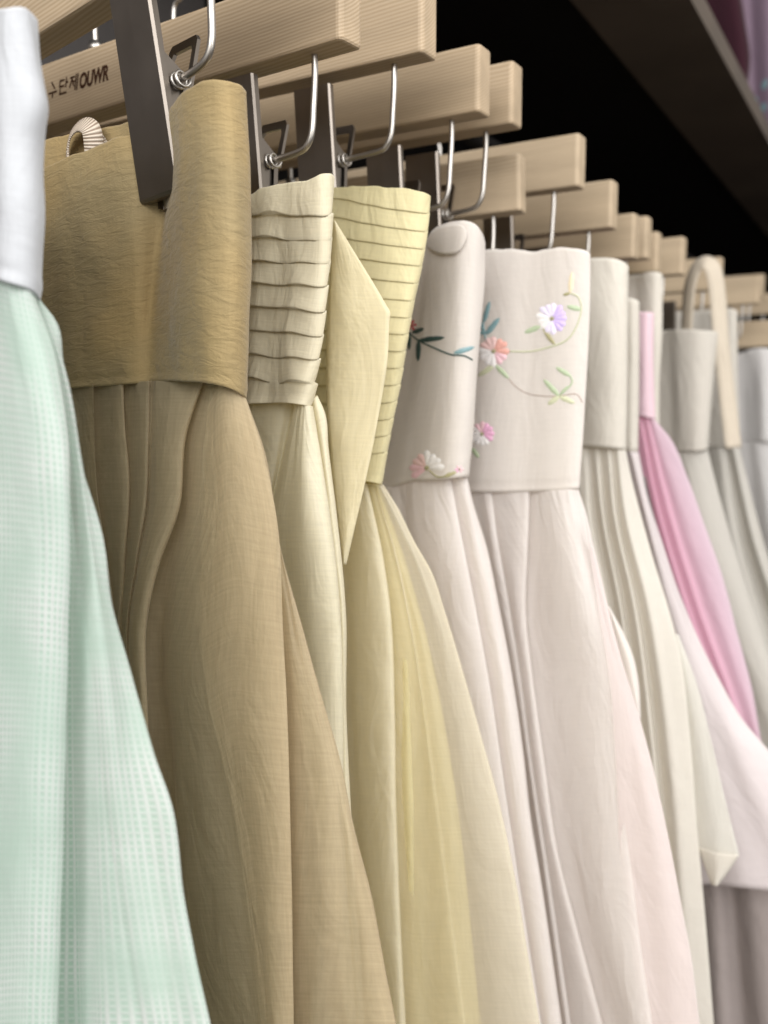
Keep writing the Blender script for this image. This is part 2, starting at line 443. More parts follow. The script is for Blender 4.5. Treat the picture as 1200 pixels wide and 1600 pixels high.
def plate_mesh(zt, zb, yt, yb, wdt, out):
    """pressed steel plate of a trouser clip, lips along both sides and at the foot; out=-1 front, +1 rear"""
    bm = bmesh.new(); n = 14; rows = []
    hw = wdt / 2; lip = .0042
    for i in range(n + 1):
        t = i / n; z = zt + (zb - zt) * t; y = yt + (yb - yt) * t
        w_ = hw * (0.98 + .04 * t)
        prof = [(-w_, lip), (-w_, .0012), (-w_ + .0009, 0), (0, -.0002), (w_ - .0009, 0), (w_, .0012), (w_, lip)]
        rows.append([bm.verts.new((x, y + out * -d if True else 0, z)) for x, d in prof])
    for i in range(n):
        for k in range(6): bm.faces.new((rows[i][k], rows[i][k + 1], rows[i + 1][k + 1], rows[i + 1][k]))
    # foot
    f = rows[-1]; g = [bm.verts.new((v.co.x * .98, yb - out * .0045, zb - .0012)) for v in f[2:5]]
    h = [bm.verts.new((v.co.x, yb - out * .001, zb - .0012)) for v in f[2:5]]
    for k in range(2):
        bm.faces.new((f[2 + k], f[3 + k], h[k + 1], h[k])); bm.faces.new((h[k], h[k + 1], g[k + 1], g[k]))
    bmesh.ops.recalc_face_normals(bm, faces=bm.faces)
    me = mesh_from_bm('plate', bm, False)
    return me
FRONT = plate_mesh(.040, -.046, -.0135, -.0055, .0265, -1)
FRONT.transform(Matrix.Translation((-.0035, 0, 0)))
REAR = plate_mesh(-.001, -.050, .0065, .0035, .0195, 1)
def handle_mesh():
    """upper grip of the rear plate: a frame with a window, tilted away"""
    bm = bmesh.new(); t = .0009
    def quad_strip(pts_out, pts_in, y):
        vo = [bm.verts.new((x, y + (z * .30), z)) for x, z in pts_out]; vi = [bm.verts.new((x, y + (z * .30), z)) for x, z in pts_in]
        for k in range(len(vo)):
            j = (k + 1) % len(vo); bm.faces.new((vo[k], vo[j], vi[j], vi[k]))
    o = [(-.0098, -.002), (.0098, -.002), (.0096, .0215), (.0080, .024), (-.0080, .024), (-.0096, .0215)]
    i = [(-.0068, .004), (.0068, .004), (.0070, .017), (.0060, .0195), (-.0060, .0195), (-.0070, .017)]
    quad_strip(o, i, .006)
    r = bmesh.ops.extrude_face_region(bm, geom=bm.faces[:]); vs_ = [e for e in r['geom'] if isinstance(e, bmesh.types.BMVert)]
    bmesh.ops.translate(bm, vec=(0, t * 2.2, 0), verts=vs_)
    bmesh.ops.recalc_face_normals(bm, faces=bm.faces)
    return mesh_from_bm('grip', bm)
GRIP = handle_mesh()
def cheek_mesh():
    bm = bmesh.new(); t = .001
    pr = [(-.0100, .014), (.0060, .004), (.0060, -.010), (-.0070, -.022)]
    for sx in (-1, 1):
        x = sx * .0082
        a = [bm.verts.new((x, y, z)) for y, z in pr]; b = [bm.verts.new((x - sx * t, y, z)) for y, z in pr]
        bm.faces.new(a); bm.faces.new(b[::-1])
        for k in range(4): bm.faces.new((a[k], a[(k + 1) % 4], b[(k + 1) % 4], b[k]))
    bmesh.ops.recalc_face_normals(bm, faces=bm.faces)
    return mesh_from_bm('cheek', bm)
CHEEK = cheek_mesh()
def spring_mesh():
    pts = []
    for k in range(81):
        a = k / 80 * 2 * math.pi * 7
        pts.append((-.0075 + .021 * k / 80, math.cos(a) * .0034, math.sin(a) * .0034))
    return tube_mesh('spring', pts, .00075, 6, True, 1)
SPRING = spring_mesh()
WIRE_R = .00165
def wire_mesh(side, wx=-.023, drop=.050, inn=.030):
    """steel wire from the bar's underside down to the clip pivot"""
    x = wx
    pts = [(x, BT * .5, -BH / 2 + .004), (x, BT * .5, -BH / 2 - .010), (x - .0010, BT * .5, -BH / 2 - drop * .55), (x - .0020, BT * .5, -BH / 2 - drop * .80),
           (x - .0050, BT * .5, -BH / 2 - drop * .94), (x - .0110, BT * .5, -BH / 2 - drop), (x - inn, BT * .5, -BH / 2 - drop - .0015)]
    return tube_mesh('wire', pts, WIRE_R, 10)
def hook_mesh():
    pts = [(0, 0, -.004), (0, 0, .025)]
    R_ = .019
    for k in range(0, 15):
        a = math.radians(-90 + k * 18)
        pts.append((-.0 + R_ * math.cos(a) * 1.0, 0, .025 + R_ + R_ * math.sin(a)))
    pts = pts[:2] + [(R_ * math.sin(math.radians(k * 20)) , 0, .030 + R_ - R_ * math.cos(math.radians(k * 20))) for k in range(1, 13)]
    return tube_mesh('hook', pts, .0017, 10)
HOOK = hook_mesh()
def ferrule_mesh():
    bm = bmesh.new(); bmesh.ops.create_cone(bm, cap_ends=True, segments=20, radius1=.0045, radius2=.0042, depth=.007)
    bmesh.ops.bevel(bm, geom=[e for e in bm.edges if e.is_boundary is False and abs(e.verts[0].co.z - e.verts[1].co.z) < 1e-6], offset=.0006, segments=2, affect='EDGES')
    return mesh_from_bm('ferrule', bm, True)
FERR = ferrule_mesh()

def child(name, me, mat, parent, loc=(0, 0, 0), rot=(0, 0, 0)):
    if mat and not me.materials: me.materials.append(mat)
    o = bpy.data.objects.new(name, me); COL.objects.link(o); o.parent = parent
    o.location = loc; o.rotation_euler = rot
    return o
WIRE = wire_mesh(1)

def hanger(px, py, Y, label, yaw=0.0, tilt=0.0, drop=.050, inn=.030, wx=-.023, clips=True, mat='wood', lean=0.0, roll=0.0, bh=1.0, barshift=0, hookturn=0):
    """px,py: lower right corner of the front face of the bar in the photograph, standing in plane y=Y"""
    c = unproj(px, py, Y)
    o = empty('clip_hanger', (c.x, c.y, c.z + BH / 2), label, 'hanger', 'wooden clip hangers along the rail')
    o.rotation_euler = (0, tilt, yaw)
    bme = BAR.copy(); bo = child('bar', bme, M[mat], o); bo.scale.z = bh; bo.location.z = -BH * (1 - bh) / 2
    tz = BH / 2 - BH * (1 - bh)
    child('hook', HOOK, M['steel'], o, (-BL / 2, BT / 2, tz), (0, 0, hookturn))
    child('ferrule', FERR, M['steel'], o, (-BL / 2, BT / 2, tz + .0035))
    wm = WIRE if (drop == .050 and inn == .030 and wx == -.023) else wire_mesh(1, wx, drop, inn)
    if clips:
        for s in (1, -1):
            wo = child('wire', wm, M['steel'], o)
            if s < 0:
                wo.location = (-BL, BT, 0); wo.rotation_euler = (0, 0, math.pi)
            cx = wx - inn - .010 if s > 0 else -BL - (wx - inn - .010)
            cz = -BH / 2 - drop - .0015
            ce = child('clip', FRONT, M['clip'], o, (cx, BT / 2, cz), (lean, roll * -s, 0))
            child('rear_plate', REAR, M['clip'], ce); child('grip', GRIP, M['clip'], ce)
            child('cheek', CHEEK, M['clip'], ce); sp = child('spring', SPRING, M['steel'], ce)
            if s < 0: sp.rotation_euler = (0, 0, math.pi)
    return o

# ------------------------------------------------------------------ cloth materials
M['white'] = fabric('white_cotton', (.63, .645, .665, 1), transl=.2, rough=.85, slub=.05, wbump=.1)
M['pure'] = fabric('soft_white', (.84, .82, .80, 1), transl=.35, rough=.85, slub=.04)
M['mint'] = fabric('mint_waffle', (.58, .72, .63, 1), sheer=.32, transl=.35, rough=.7, wrinkle=.18, waffle=.0021, slub=.05, wbump=.35)
M['mint_lining'] = fabric('mint_lining', (.62, .74, .65, 1), transl=.25, rough=.8, slub=.05)
M['mustard'] = fabric('mustard_crepe', (.41, .295, .135, 1), transl=.12, rough=.75, crinkle=.5, wrinkle=.10, slub=.08, col2=(.35, .27, .14, 1), sheen=.25)
M['khaki'] = fabric('khaki_organza', (.66, .555, .37, 1), sheer=.42, transl=.45, rough=.75, slub=.12, crinkle=.34, cscale=(150, 60))
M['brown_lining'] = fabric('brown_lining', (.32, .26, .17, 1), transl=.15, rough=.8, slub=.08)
M['khaki_opaque'] = fabric('khaki_layer', (.70, .59, .40, 1), transl=.4, rough=.8, slub=.10)
M['khaki_sheer'] = fabric('khaki_organza_sheer', (.68, .565, .375, 1), sheer=.42, transl=.45, rough=.7, slub=.14, crinkle=.30, cscale=(150, 60))
M['cream'] = fabric('cream_silk', (.87, .80, .60, 1), transl=.3, rough=.5, slub=.06, spec=.4, wbump=.25)
M['cream_skirt'] = fabric('cream_satin', (.86, .80, .60, 1), transl=.35, rough=.36, slub=.08, spec=.5)
M['ribbon'] = fabric('pale_yellow_silk', (.90, .83, .60, 1), transl=.4, rough=.6, slub=.06)
M['yellow'] = fabric('yellow_silk', (.86, .785, .49, 1), transl=.3, rough=.6, slub=.07)
M['yellow_lining'] = fabric('yellow_lining', (.92, .85, .55, 1), transl=.45, rough=.7, slub=.05)
M['yellow_panel'] = fabric('pale_yellow_organza', (.90, .84, .65, 1), sheer=.14, transl=.45, rough=.65, slub=.06)
M['yellow_sheer'] = fabric('ivory_yellow_organza', (.92, .86, .70, 1), sheer=.60, transl=.4, rough=.6, slub=.08)
M['blush'] = fabric('blush_organza', (.83, .78, .725, 1), wrinkle=.14, transl=.35, rough=.65, slub=.04, sheen=.25)
M['blush_skirt'] = fabric('blush_organza_skirt', (.86, .81, .77, 1), transl=.45, rough=.6, slub=.04)
M['blush_sheer'] = fabric('blush_sheer', (.80, .72, .70, 1), sheer=.30, transl=.4, rough=.6, slub=.04)
M['ivory'] = fabric('ivory_cotton', (.84, .80, .72, 1), transl=.4, rough=.75, slub=.04)
M['ivory_sheer'] = fabric('ivory_sheer', (.84, .82, .75, 1), sheer=.25, transl=.4, rough=.7, slub=.04)
M['pinkish_sheer'] = fabric('pinkish_sheer', (.86, .77, .75, 1), sheer=.40, transl=.45, rough=.6, slub=.04)
M['pinkish_white'] = fabric('pinkish_white_sheer', (.86, .80, .79, 1), sheer=.25, transl=.35, rough=.7, slub=.04)
M['pink'] = fabric('rose_pink', (.86, .66, .71, 1), transl=.25, rough=.7, slub=.04)
M['pink_skirt'] = fabric('rose_pink_ombre', (.90, .54, .66, 1), sheer=.15, transl=.45, rough=.65, slub=.04, blend=((.80, .76, .80, 1), .165, .225))
M['greige'] = fabric('greige_linen', (.64, .60, .53, 1), transl=.2, rough=.8, slub=.06)
M['greige_sheer'] = fabric('greige_sheer', (.68, .65, .59, 1), sheer=.12, transl=.3, rough=.75, slub=.05)
M['beige'] = fabric('beige_strap', (.72, .64, .52, 1), transl=.3, rough=.7, slub=.05)
M['mauve'] = fabric('mauve_grey', (.36, .31, .29, 1), transl=.15, rough=.8, slub=.05)
M['tape'] = fabric('ribbed_tape', (.55, .42, .31, 1), transl=.1, rough=.6, waffle=.0, slub=.05)
M['plum'] = fabric('plum_velvet', (.03, .006, .012, 1), transl=.0, rough=.9, slub=.05)
M['lilac'] = fabric('lilac_satin', (.24, .17, .22, 1), transl=.1, rough=.5, slub=.05)

G_SK = 'hanbok skirts hanging in a row'
def skirt(Y, px, py, label):
    p = unproj(px, py, Y)
    return empty('hanging_skirt', tuple(p), label, 'skirt', G_SK)

# ================================================================== hangers, near to far
h0 = hanger(348, -128, .298, 'nearest pine clip hanger at the top left, its large clip gripping the mustard waistband', drop=.0450, inn=.024, wx=-.0205, tilt=-.09, yaw=-.12)
h1 = hanger(532, 60, .3835, 'pine clip hanger with dark lettering burned into its face', drop=.0445, inn=.029, yaw=-.07, bh=.90)
h2 = hanger(660, 80, .466, 'strongly grained pine clip hanger holding the pale yellow tucked skirt', drop=.046, inn=.035)
h3 = hanger(748, 173, .539, 'pine clip hanger with chamfered end, directly above the rolled blush waistband', drop=.052)
h4 = hanger(800, 192, .591, 'yellowish pine clip hanger tucked close behind the one over the rolled blush waistband', drop=.050)
h5 = hanger(812, 328, .640, 'low hanging smooth pale clip hanger whose rough end shows above the embroidered blush waistband', mat='wood_smooth', tilt=-.03, yaw=.14)
h6 = hanger(903, 290, .72, 'rounded pale pine clip hanger above the right half of the embroidered waistband', mat='wood_smooth')
h7 = hanger(955, 355, .804, 'pale pine clip hanger over the plain ivory waistband', mat='wood_smooth')
h8 = hanger(990, 402, .869, 'pale hanger end, first of two narrow bar ends side by side behind the ivory waistband', mat='wood_smooth')
h9 = hanger(1010, 403, .925, 'pale hanger end, second of two narrow bar ends side by side behind the ivory waistband', mat='wood_smooth')
h10 = hanger(1026, 424, .98, 'pale hanger almost hidden beside the one over the greige waistband', mat='wood_smooth')
h11 = hanger(1066, 428, 1.055, 'blurred pale hanger left of the looped beige strap', mat='wood_smooth')
h12 = hanger(1125, 452, 1.239, 'blurred pinkish wooden hanger just behind the looped beige strap', mat='wood_smooth')
h13 = hanger(1185, 474, 1.46, 'blurred wooden hanger with its wire showing above the rightmost white skirt', mat='wood_smooth')
h14 = hanger(1215, 541, 1.55, 'lowest far hanger, cut by the right edge of the picture', mat='wood_smooth')
h15 = hanger(1192, 464, 1.78, 'far hanger of which only the higher bright hook tip shows in the dark', mat='wood_smooth', hookturn=-.3)
h16 = hanger(1210, 490, 1.98, 'far hanger of which only the lower bright hook tip shows in the dark', mat='wood_smooth', hookturn=-.3)

# lettering burned into the second hanger's face
def text_on_bar(h, txt, x, z, size, shear):
    cu = bpy.data.curves.new('lettering', 'FONT'); cu.body = txt; cu.size = size; cu.shear = shear
    cu.offset = size * .035; cu.extrude = .0001; cu.space_character = 1.0
    t = bpy.data.objects.new('lettering', cu); COL.objects.link(t)
    bpy.context.view_layer.update()
    dg = bpy.context.evaluated_depsgraph_get()
    me = bpy.data.meshes.new_from_object(t.evaluated_get(dg))
    bpy.data.objects.remove(t)
    me.name = 'lettering'; me.materials.clear()
    for v in me.vertices: v.co.x *= .72
    return child('lettering', me, M['burnt'], h, (x, -.00012, z), (math.radians(90), 0, 0))
def strokes_on_bar(h, x, z, size, glyphs, shear=.3):
    bm = bmesh.new(); wd = .13 * size
    for gx, strokes in glyphs:
        for (x0, y0, x1, y1) in strokes:
            p = Vector((gx * size + x0 * size + shear * y0 * size, y0 * size)); q = Vector((gx * size + x1 * size + shear * y1 * size, y1 * size))
            d = (q - p).normalized(); n = Vector((-d.y, d.x)) * wd / 2; p -= d * wd / 2; q += d * wd / 2
            f = [bm.verts.new((v.x, -.0001, v.y)) for v in (p - n, q - n, q + n, p + n)]; bm.faces.new(f)
    bmesh.ops.recalc_face_normals(bm, faces=bm.faces)
    me = mesh_from_bm('lettering', bm)
    return child('lettering', me, M['burnt'], h, (x, -.00012, z))
dan = [(.05, .92, .50, .92), (.05, .92, .05, .52), (.05, .52, .52, .52), (.78, 1.0, .78, .42), (.78, .70, .98, .70), (.14, .32, .14, .02), (.14, .02, .88, .02)]
je = [(.02, .90, .46, .90), (.24, .90, .02, .30), (.26, .70, .46, .32), (.44, .60, .66, .60), (.66, 1.0, .66, .04), (.88, 1.0, .88, .0)]
un = [(.3, 1, .7, .55), (.05, .3, .95, .3), (.5, .3, .5, 0)]

# ================================================================== S0 white band, mint waffle skirt (nearest)
s0 = skirt(.21, 60, 300, 'mint green waffle weave skirt with plain white waistband at the left edge')
sheet('waistband', .21, [
    [(-120, 60, .000), (-120, 400)],
    [(-20, 22, .012), (-20, 430)],
    [(12, 13, .014), (14, 150), (16, 300), (14, 442)],
    [(38, 13, .009), (48, 100), (55, 165), (48, 220), (48, 330), (44, 452)],
    [(55, 30, .001), (60, 90), (67, 135), (72, 168), (67, 205), (64, 260), (67, 335), (63, 400), (60, 468)]],
    M['white'], s0, wrap=.010, left=.16, thick=.0012, fine=.0006, seed=1)
sheet('skirt_body', .21, [
    [(-120, 400, -.002), (-120, 1000, .01), (-120, 1600, .02)],
    [(-20, 428, .010), (-20, 800, .02), (-20, 1600, .02)],
    [(20, 443, .013), (40, 560, .020), (60, 800, .024), (50, 1200), (40, 1600, .02)],
    [(44, 451, .010), (70, 560, .016), (92, 700, .020), (92, 1000, .020), (84, 1300, .018), (74, 1600, .016)],
    [(50, 455, .006), (80, 540, .010), (102, 660, .014), (108, 820, .018), (104, 1000, .016), (96, 1300, .014), (86, 1600, .012)],
    [(46, 458, .002), (72, 540, .004), (92, 660, .002), (98, 820, .000), (96, 1000, -.004), (92, 1300, -.004), (84, 1600, -.004)],
    [(52, 460, .001), (82, 540, .002), (104, 660, -.002), (114, 820, -.005), (112, 1000, -.006), (114, 1300, -.006), (118, 1600, -.006)],
    [(55, 462, .002), (86, 550, .003), (112, 700, .000), (128, 860, .004), (138, 1020, .010), (148, 1300, .010), (160, 1600, .010)],
    [(58, 464, .002), (90, 550, .003), (118, 700, .002), (140, 860, .006), (160, 1020, .009), (182, 1250, .010), (205, 1430, .008), (235, 1600, .006)],
    [(59, 465, .000), (93, 550, .000), (124, 710, -.001), (148, 860, .000), (176, 1020, .002), (212, 1250, .002), (240, 1430, .001), (268, 1600, .001)],
    [(61, 468, -.003), (85, 500), (97, 560), (105, 640), (130, 740), (158, 845), (174, 955), (200, 1050), (235, 1180), (262, 1262), (280, 1400), (300, 1500), (322, 1600)]],
    M['mint'], s0, rel=.85, wrap=.010, left=.14, ext=.45, wr=(.004, 16), fine=.0005, seed=2)
sheet('skirt_lining', .225, [
    [(-120, 420, 0), (-120, 1600)], [(20, 450, .004), (60, 800), (60, 1600)],
    [(50, 460, .0), (98, 700), (118, 860), (140, 1050), (160, 1250), (190, 1450), (215, 1600)]],
    M['mint_lining'], s0, wrap=.008, left=.14, ext=.40, wr=(.006, 20), seed=3, nv=50)

# ================================================================== S1 mustard
s1 = skirt(.305, 300, 400, 'mustard gold crepe waistband over a khaki organza skirt, clamped by the big metal clip')
sheet('waistband', .305, [
    [(40, 274, .000), (40, 612)],
    [(130, 237, .000), (150, 604)],
    [(195, 213, -.002), (210, 330, -.003), (212, 599, .000)],
    [(246, 205, -.006), (250, 330, -.011), (240, 450, -.008), (236, 596, -.003)],
    [(262, 182, -.002), (264, 300, -.007), (262, 450, -.001), (258, 595, .001)],
    [(284, 150, .008), (288, 300, .008), (290, 450, .011), (290, 596, .009)],
    [(318, 128, .014), (328, 300, .015), (330, 450, .017), (328, 599, .013)],
    [(350, 127, .012), (362, 300, .013), (362, 450, .014), (358, 606, .010)],
    [(371, 133, .006), (380, 300, .006), (380, 450, .007), (375, 615, .005)],
    [(381, 142, .000), (387, 230), (389, 330), (389, 430), (386, 520), (383, 622)]],
    M['mustard'], s1, nv=110, wrap=.010, left=.16, thick=.0013, fine=.0011, seed=4)
sheet('skirt_body', .305, [
    [(60, 606, -.003), (110, 900), (150, 1200), (200, 1600)],
    [(140, 600, .000), (146, 760), (165, 900), (190, 1100), (240, 1600)],
    [(147, 600, .001), (151, 760), (172, 900), (196, 1100), (246, 1600)],
    [(141, 600, -.006), (144, 760), (165, 900), (188, 1100), (240, 1600)],
    [(165, 598, -.004), (170, 760, -.002), (178, 900), (192, 1100), (245, 1600)],
    [(188, 598, .001), (190, 660), (199, 760, .002), (192, 880), (188, 1000), (200, 1150), (250, 1600)],
    [(194, 598, -.002), (196, 660, -.002), (204, 760, -.002), (197, 880), (192, 1000), (204, 1150), (254, 1600)],
    [(190, 597, -.010), (192, 660, -.010), (198, 760, -.010), (190, 880), (184, 1000), (198, 1150), (250, 1600)],
    [(215, 596, -.003), (214, 700, .000), (212, 800, .002), (204, 880, .004), (195, 960), (200, 1100), (256, 1600)],
    [(232, 595, .002), (231, 700, .005), (226, 800, .008), (212, 880, .009), (200, 960), (203, 1100), (262, 1600)],
    [(236, 595, -.004), (235, 700, -.002), (229, 800), (214, 885, .003), (202, 960), (205, 1100), (264, 1600)],
    [(246, 595, .003), (244, 700, .008), (240, 790, .013), (220, 880, .015), (206, 960), (208, 1100), (266, 1600)],
    [(280, 595, .006), (266, 690, .014), (260, 790, .020), (232, 880, .021), (216, 960), (218, 1100), (276, 1600, .008)],
    [(312, 595, .005), (286, 680, .013), (276, 790, .018), (244, 880, .019), (226, 965), (228, 1100), (284, 1600, .006)],
    [(318, 596, .002), (291, 680, .008), (281, 790, .012), (248, 885, .013), (230, 970), (231, 1100), (287, 1600, .002)],
    [(306, 595, -.006), (280, 680, -.005), (270, 790, -.004), (238, 885, -.004), (222, 970), (224, 1100), (280, 1600, -.008)],
    [(318, 596, -.004), (296, 690, -.004), (288, 790, -.005), (262, 900, -.009), (250, 1000, -.012), (262, 1150, -.012), (308, 1600, -.008)],
    [(330, 597, .004), (318, 690, .008), (308, 800, .010), (284, 900, .004), (268, 1000, .000), (276, 1150, .000), (284, 1300), (320, 1600, .000)],
    [(345, 600, .010), (345, 690, .017), (340, 820, .022), (322, 950, .018), (304, 1050, .012), (318, 1200, .010), (345, 1400), (372, 1600, .010)],
    [(360, 604, .009), (372, 690, .018), (380, 830, .024), (376, 950, .023), (352, 1080, .016), (372, 1250, .013), (392, 1420), (408, 1600, .012)],
    [(368, 608, .007), (386, 690, .014), (402, 830, .020), (404, 950, .022), (386, 1080, .020), (398, 1250, .019), (414, 1420), (424, 1600, .018)],
    [(376, 614, .003), (398, 690, .008), (424, 830, .013), (430, 960, .016), (430, 1100, .016), (438, 1300), (446, 1600, .014)],
    [(382, 620, -.001), (405, 690, .003), (434, 830, .006), (440, 960, .008), (446, 1100), (452, 1300), (457, 1600, .006)],
    [(378, 620, -.006), (399, 690, -.006), (426, 830, -.006), (432, 960), (438, 1100), (444, 1300), (449, 1600)]],
    M['khaki'], s1, rel=.5, nv=130, wrap=.004, left=.16, ext=.45, wr=(.0020, 22), fine=.0006, seed=5, back=False)
sheet('skirt_overlay', .311, [
    [(340, 612, -.002), (360, 700), (380, 850), (390, 1000), (400, 1200), (400, 1600)],
    [(365, 616, .000), (388, 700), (410, 850), (430, 1000), (440, 1200), (430, 1600)],
    [(378, 620, .003), (400, 700), (430, 850), (455, 1000), (480, 1200, .008), (478, 1400, .008), (478, 1600, .006)],
    [(381, 621, .001), (404, 700), (436, 850), (462, 1000), (506, 1200, .009), (512, 1400, .012), (492, 1600, .012)],
    [(382, 621, .001), (405, 700), (438, 855), (468, 1000), (520, 1200, .006), (540, 1380, .004), (546, 1600, .004)],
    [(383, 622, .000), (407, 700), (439, 858), (472, 1000), (525, 1195, .004), (560, 1400, .008), (588, 1600, .008)],
    [(384, 622, -.003), (412, 700), (440, 860), (470, 970), (500, 1080), (530, 1182), (552, 1290), (580, 1400), (600, 1510), (618, 1600)]],
    M['khaki_sheer'], s1, rel=.5, wrap=.006, left=.10, ext=.45, wr=(.003, 26), fine=.0006, seed=6)
sheet('skirt_lining', .325, [
    [(60, 612, .0), (120, 900), (200, 1600)], [(200, 605, .0), (230, 900), (300, 1600)],
    [(330, 612, .0), (350, 900), (400, 1600)], [(366, 625, .003), (410, 900), (440, 1200), (470, 1600)],
    [(376, 630, .0), (425, 870), (455, 1050), (490, 1250), (540, 1600)]],
    M['brown_lining'], s1, wrap=.006, left=.12, ext=.40, wr=(.004, 24), seed=7, nv=60)
sheet('skirt_inner_layer', .309, [
    [(322, 606, .0), (300, 800), (310, 1000), (354, 1200), (388, 1400), (412, 1600)],
    [(350, 610, .002), (370, 850), (385, 1000), (405, 1200), (430, 1600)],
    [(374, 622, .0), (414, 800), (432, 1000), (442, 1200), (450, 1600)]],
    M['khaki_opaque'], s1, ext=.40, wr=(.002, 24), seed=41, nv=60)
sheet('skirt_outer_layer', .305, [
    [(322, 640, .004), (318, 800, .0062), (312, 950, .009), (322, 1080), (355, 1220, .0078), (385, 1400), (408, 1600, .0075)],
    [(345, 600, .0068), (352, 690, .0105), (362, 830, .0140), (366, 950, .0135), (362, 1080, .0105), (382, 1250, .0088), (402, 1420), (420, 1600, .0088)],
    [(368, 608, .0052), (386, 690, .0088), (402, 830, .0118), (404, 950, .0128), (400, 1080, .0118), (408, 1250, .0112), (420, 1420), (430, 1600, .0106)],
    [(376, 614, .0032), (398, 690, .0058), (424, 830, .0085), (430, 960, .0098), (430, 1100, .0098), (438, 1300), (446, 1600, .0088)],
    [(383, 620, .0012), (406, 690, .0032), (435, 830, .0048), (441, 960, .0058), (448, 1100), (454, 1300), (459, 1600, .0050)]],
    M['khaki_sheer'], s1, ext=.45, wr=(.001, 22), fine=.0003, seed=5, nv=110)
# hanging loop of ribbed tape above the waistband
def tape(name, parent, pts, Y, half, mat, twist=0, depth=.006):
    P = [unproj(x, y, Y - o) for x, y, o in pts]
    q = []
    for i in range(len(P) - 1):
        p0 = P[max(0, i - 1)]; p1 = P[i]; p2 = P[i + 1]; p3 = P[min(len(P) - 1, i + 2)]
        for k in range(8):
            t = k / 8
            q.append(.5 * ((2 * p1) + (-p0 + p2) * t + (2 * p0 - 5 * p1 + 4 * p2 - p3) * t * t + (-p0 + 3 * p1 - 3 * p2 + p3) * t ** 3))
    q.append(P[-1])
    verts = []; 
    for i, p in enumerate(q):
        d = (q[min(i + 1, len(q) - 1)] - q[max(i - 1, 0)]).normalized()
        s_ = Vector((0, 1, 0)); s_ = (s_ - d * s_.dot(d)).normalized()
        nn = d.cross(s_)
        a = twist * (1 if isinstance(twist, float) else 1)
        v = (s_ * math.cos(a) + nn * math.sin(a)) * half
        verts += [tuple(p - v), tuple(p - v * .33), tuple(p + v * .33), tuple(p + v)]
    faces = [(i * 4 + k, i * 4 + k + 1, (i + 1) * 4 + k + 1, (i + 1) * 4 + k) for i in range(len(q) - 1) for k in range(3)]
    me = bpy.data.meshes.new(name); me.from_pydata(verts, [], faces)
    uvl = me.uv_layers.new(name='UVMap'); s_ = [0]
    for i in range(1, len(q)): s_.append(s_[-1] + (q[i] - q[i - 1]).length)
    for l, lu in zip(me.loops, uvl.data): lu.uv = ((l.vertex_index % 4) * half * .66, -s_[l.vertex_index // 4])
    for p in me.polygons: p.use_smooth = True
    o = obj(name, me, mat, parent); md = o.modifiers.new('t', 'SOLIDIFY'); md.thickness = .0008
    return o
def rib_mat():
    mt, nt, out = newmat('ribbed_tape'); L = nt.links.new
    uv = N(nt, 'UVMap'); wv = N(nt, 'TexWave', wave_type='BANDS', bands_direction='Y', Scale=.314 / .0016); L(uv.outputs[0], wv.inputs[0])
    cr = N(nt, 'ValToRGB'); L(wv.outputs['Fac'], cr.inputs[0]); cr.color_ramp.elements[0].color = (.26, .18, .12, 1); cr.color_ramp.elements[1].color = (.74, .64, .52, 1)
    cr.color_ramp.elements[1].position = .7
    p = N(nt, 'BsdfPrincipled', Roughness=.55); L(cr.outputs[0], p.inputs['Base Color'])
    b = N(nt, 'Bump', Strength=.6, Distance=.0006); L(wv.outputs['Fac'], b.inputs['Height']); L(b.outputs[0], p.inputs['Normal'])
    L(p.outputs[0], out.inputs[0]); return mt
M['rib'] = rib_mat()
tape('hanging_loop', s1, [(108, 262, 0), (107, 235, 0), (113, 210, .001), (128, 196, .002), (142, 202, .003), (147, 225, .002), (148, 258, 0)], .318, .0045, M['rib'], .95)
tape('hanging_loop', s1, [(130, 196, .0), (148, 208, .0), (166, 232, .0), (176, 256, 0)], .322, .0030, M['rib'], .7)

# ================================================================== S2 cream pleated
s2 = skirt(.3835, 450, 450, 'cream silk skirt with sagging overlapping tucks across its waistband and a long tie')
sheet('waistband', .3835, [
    [(330, 318, -.006), (330, 640)],
    [(392, 305, .000), (388, 380), (380, 500), (372, 640)],
    [(408, 294, .003), (404, 400), (396, 520), (390, 632)],
    [(440, 288, .004), (438, 400), (430, 520), (422, 630)],
    [(480, 281, .006), (476, 400), (466, 520), (456, 630)],
    [(506, 272, .005), (503, 380), (492, 520), (478, 633)],
    [(517, 271, .001), (515, 380), (505, 520), (487, 635)],
    [(522, 276, -.003), (520, 340), (517, 400), (510, 470), (503, 540), (497, 595), (490, 635)]],
    M['cream'], s2, wrap=.005, left=.16, thick=.0006, tuck=([(395, 337, 515, 335), (395, 372, 515, 372), (395, 408, 515, 408), (395, 443, 515, 448), (395, 478, 512, 488), (395, 514, 508, 524), (395, 552, 505, 562), (395, 590, 500, 601)], .0015, 1.1), fine=.0004, seed=8)
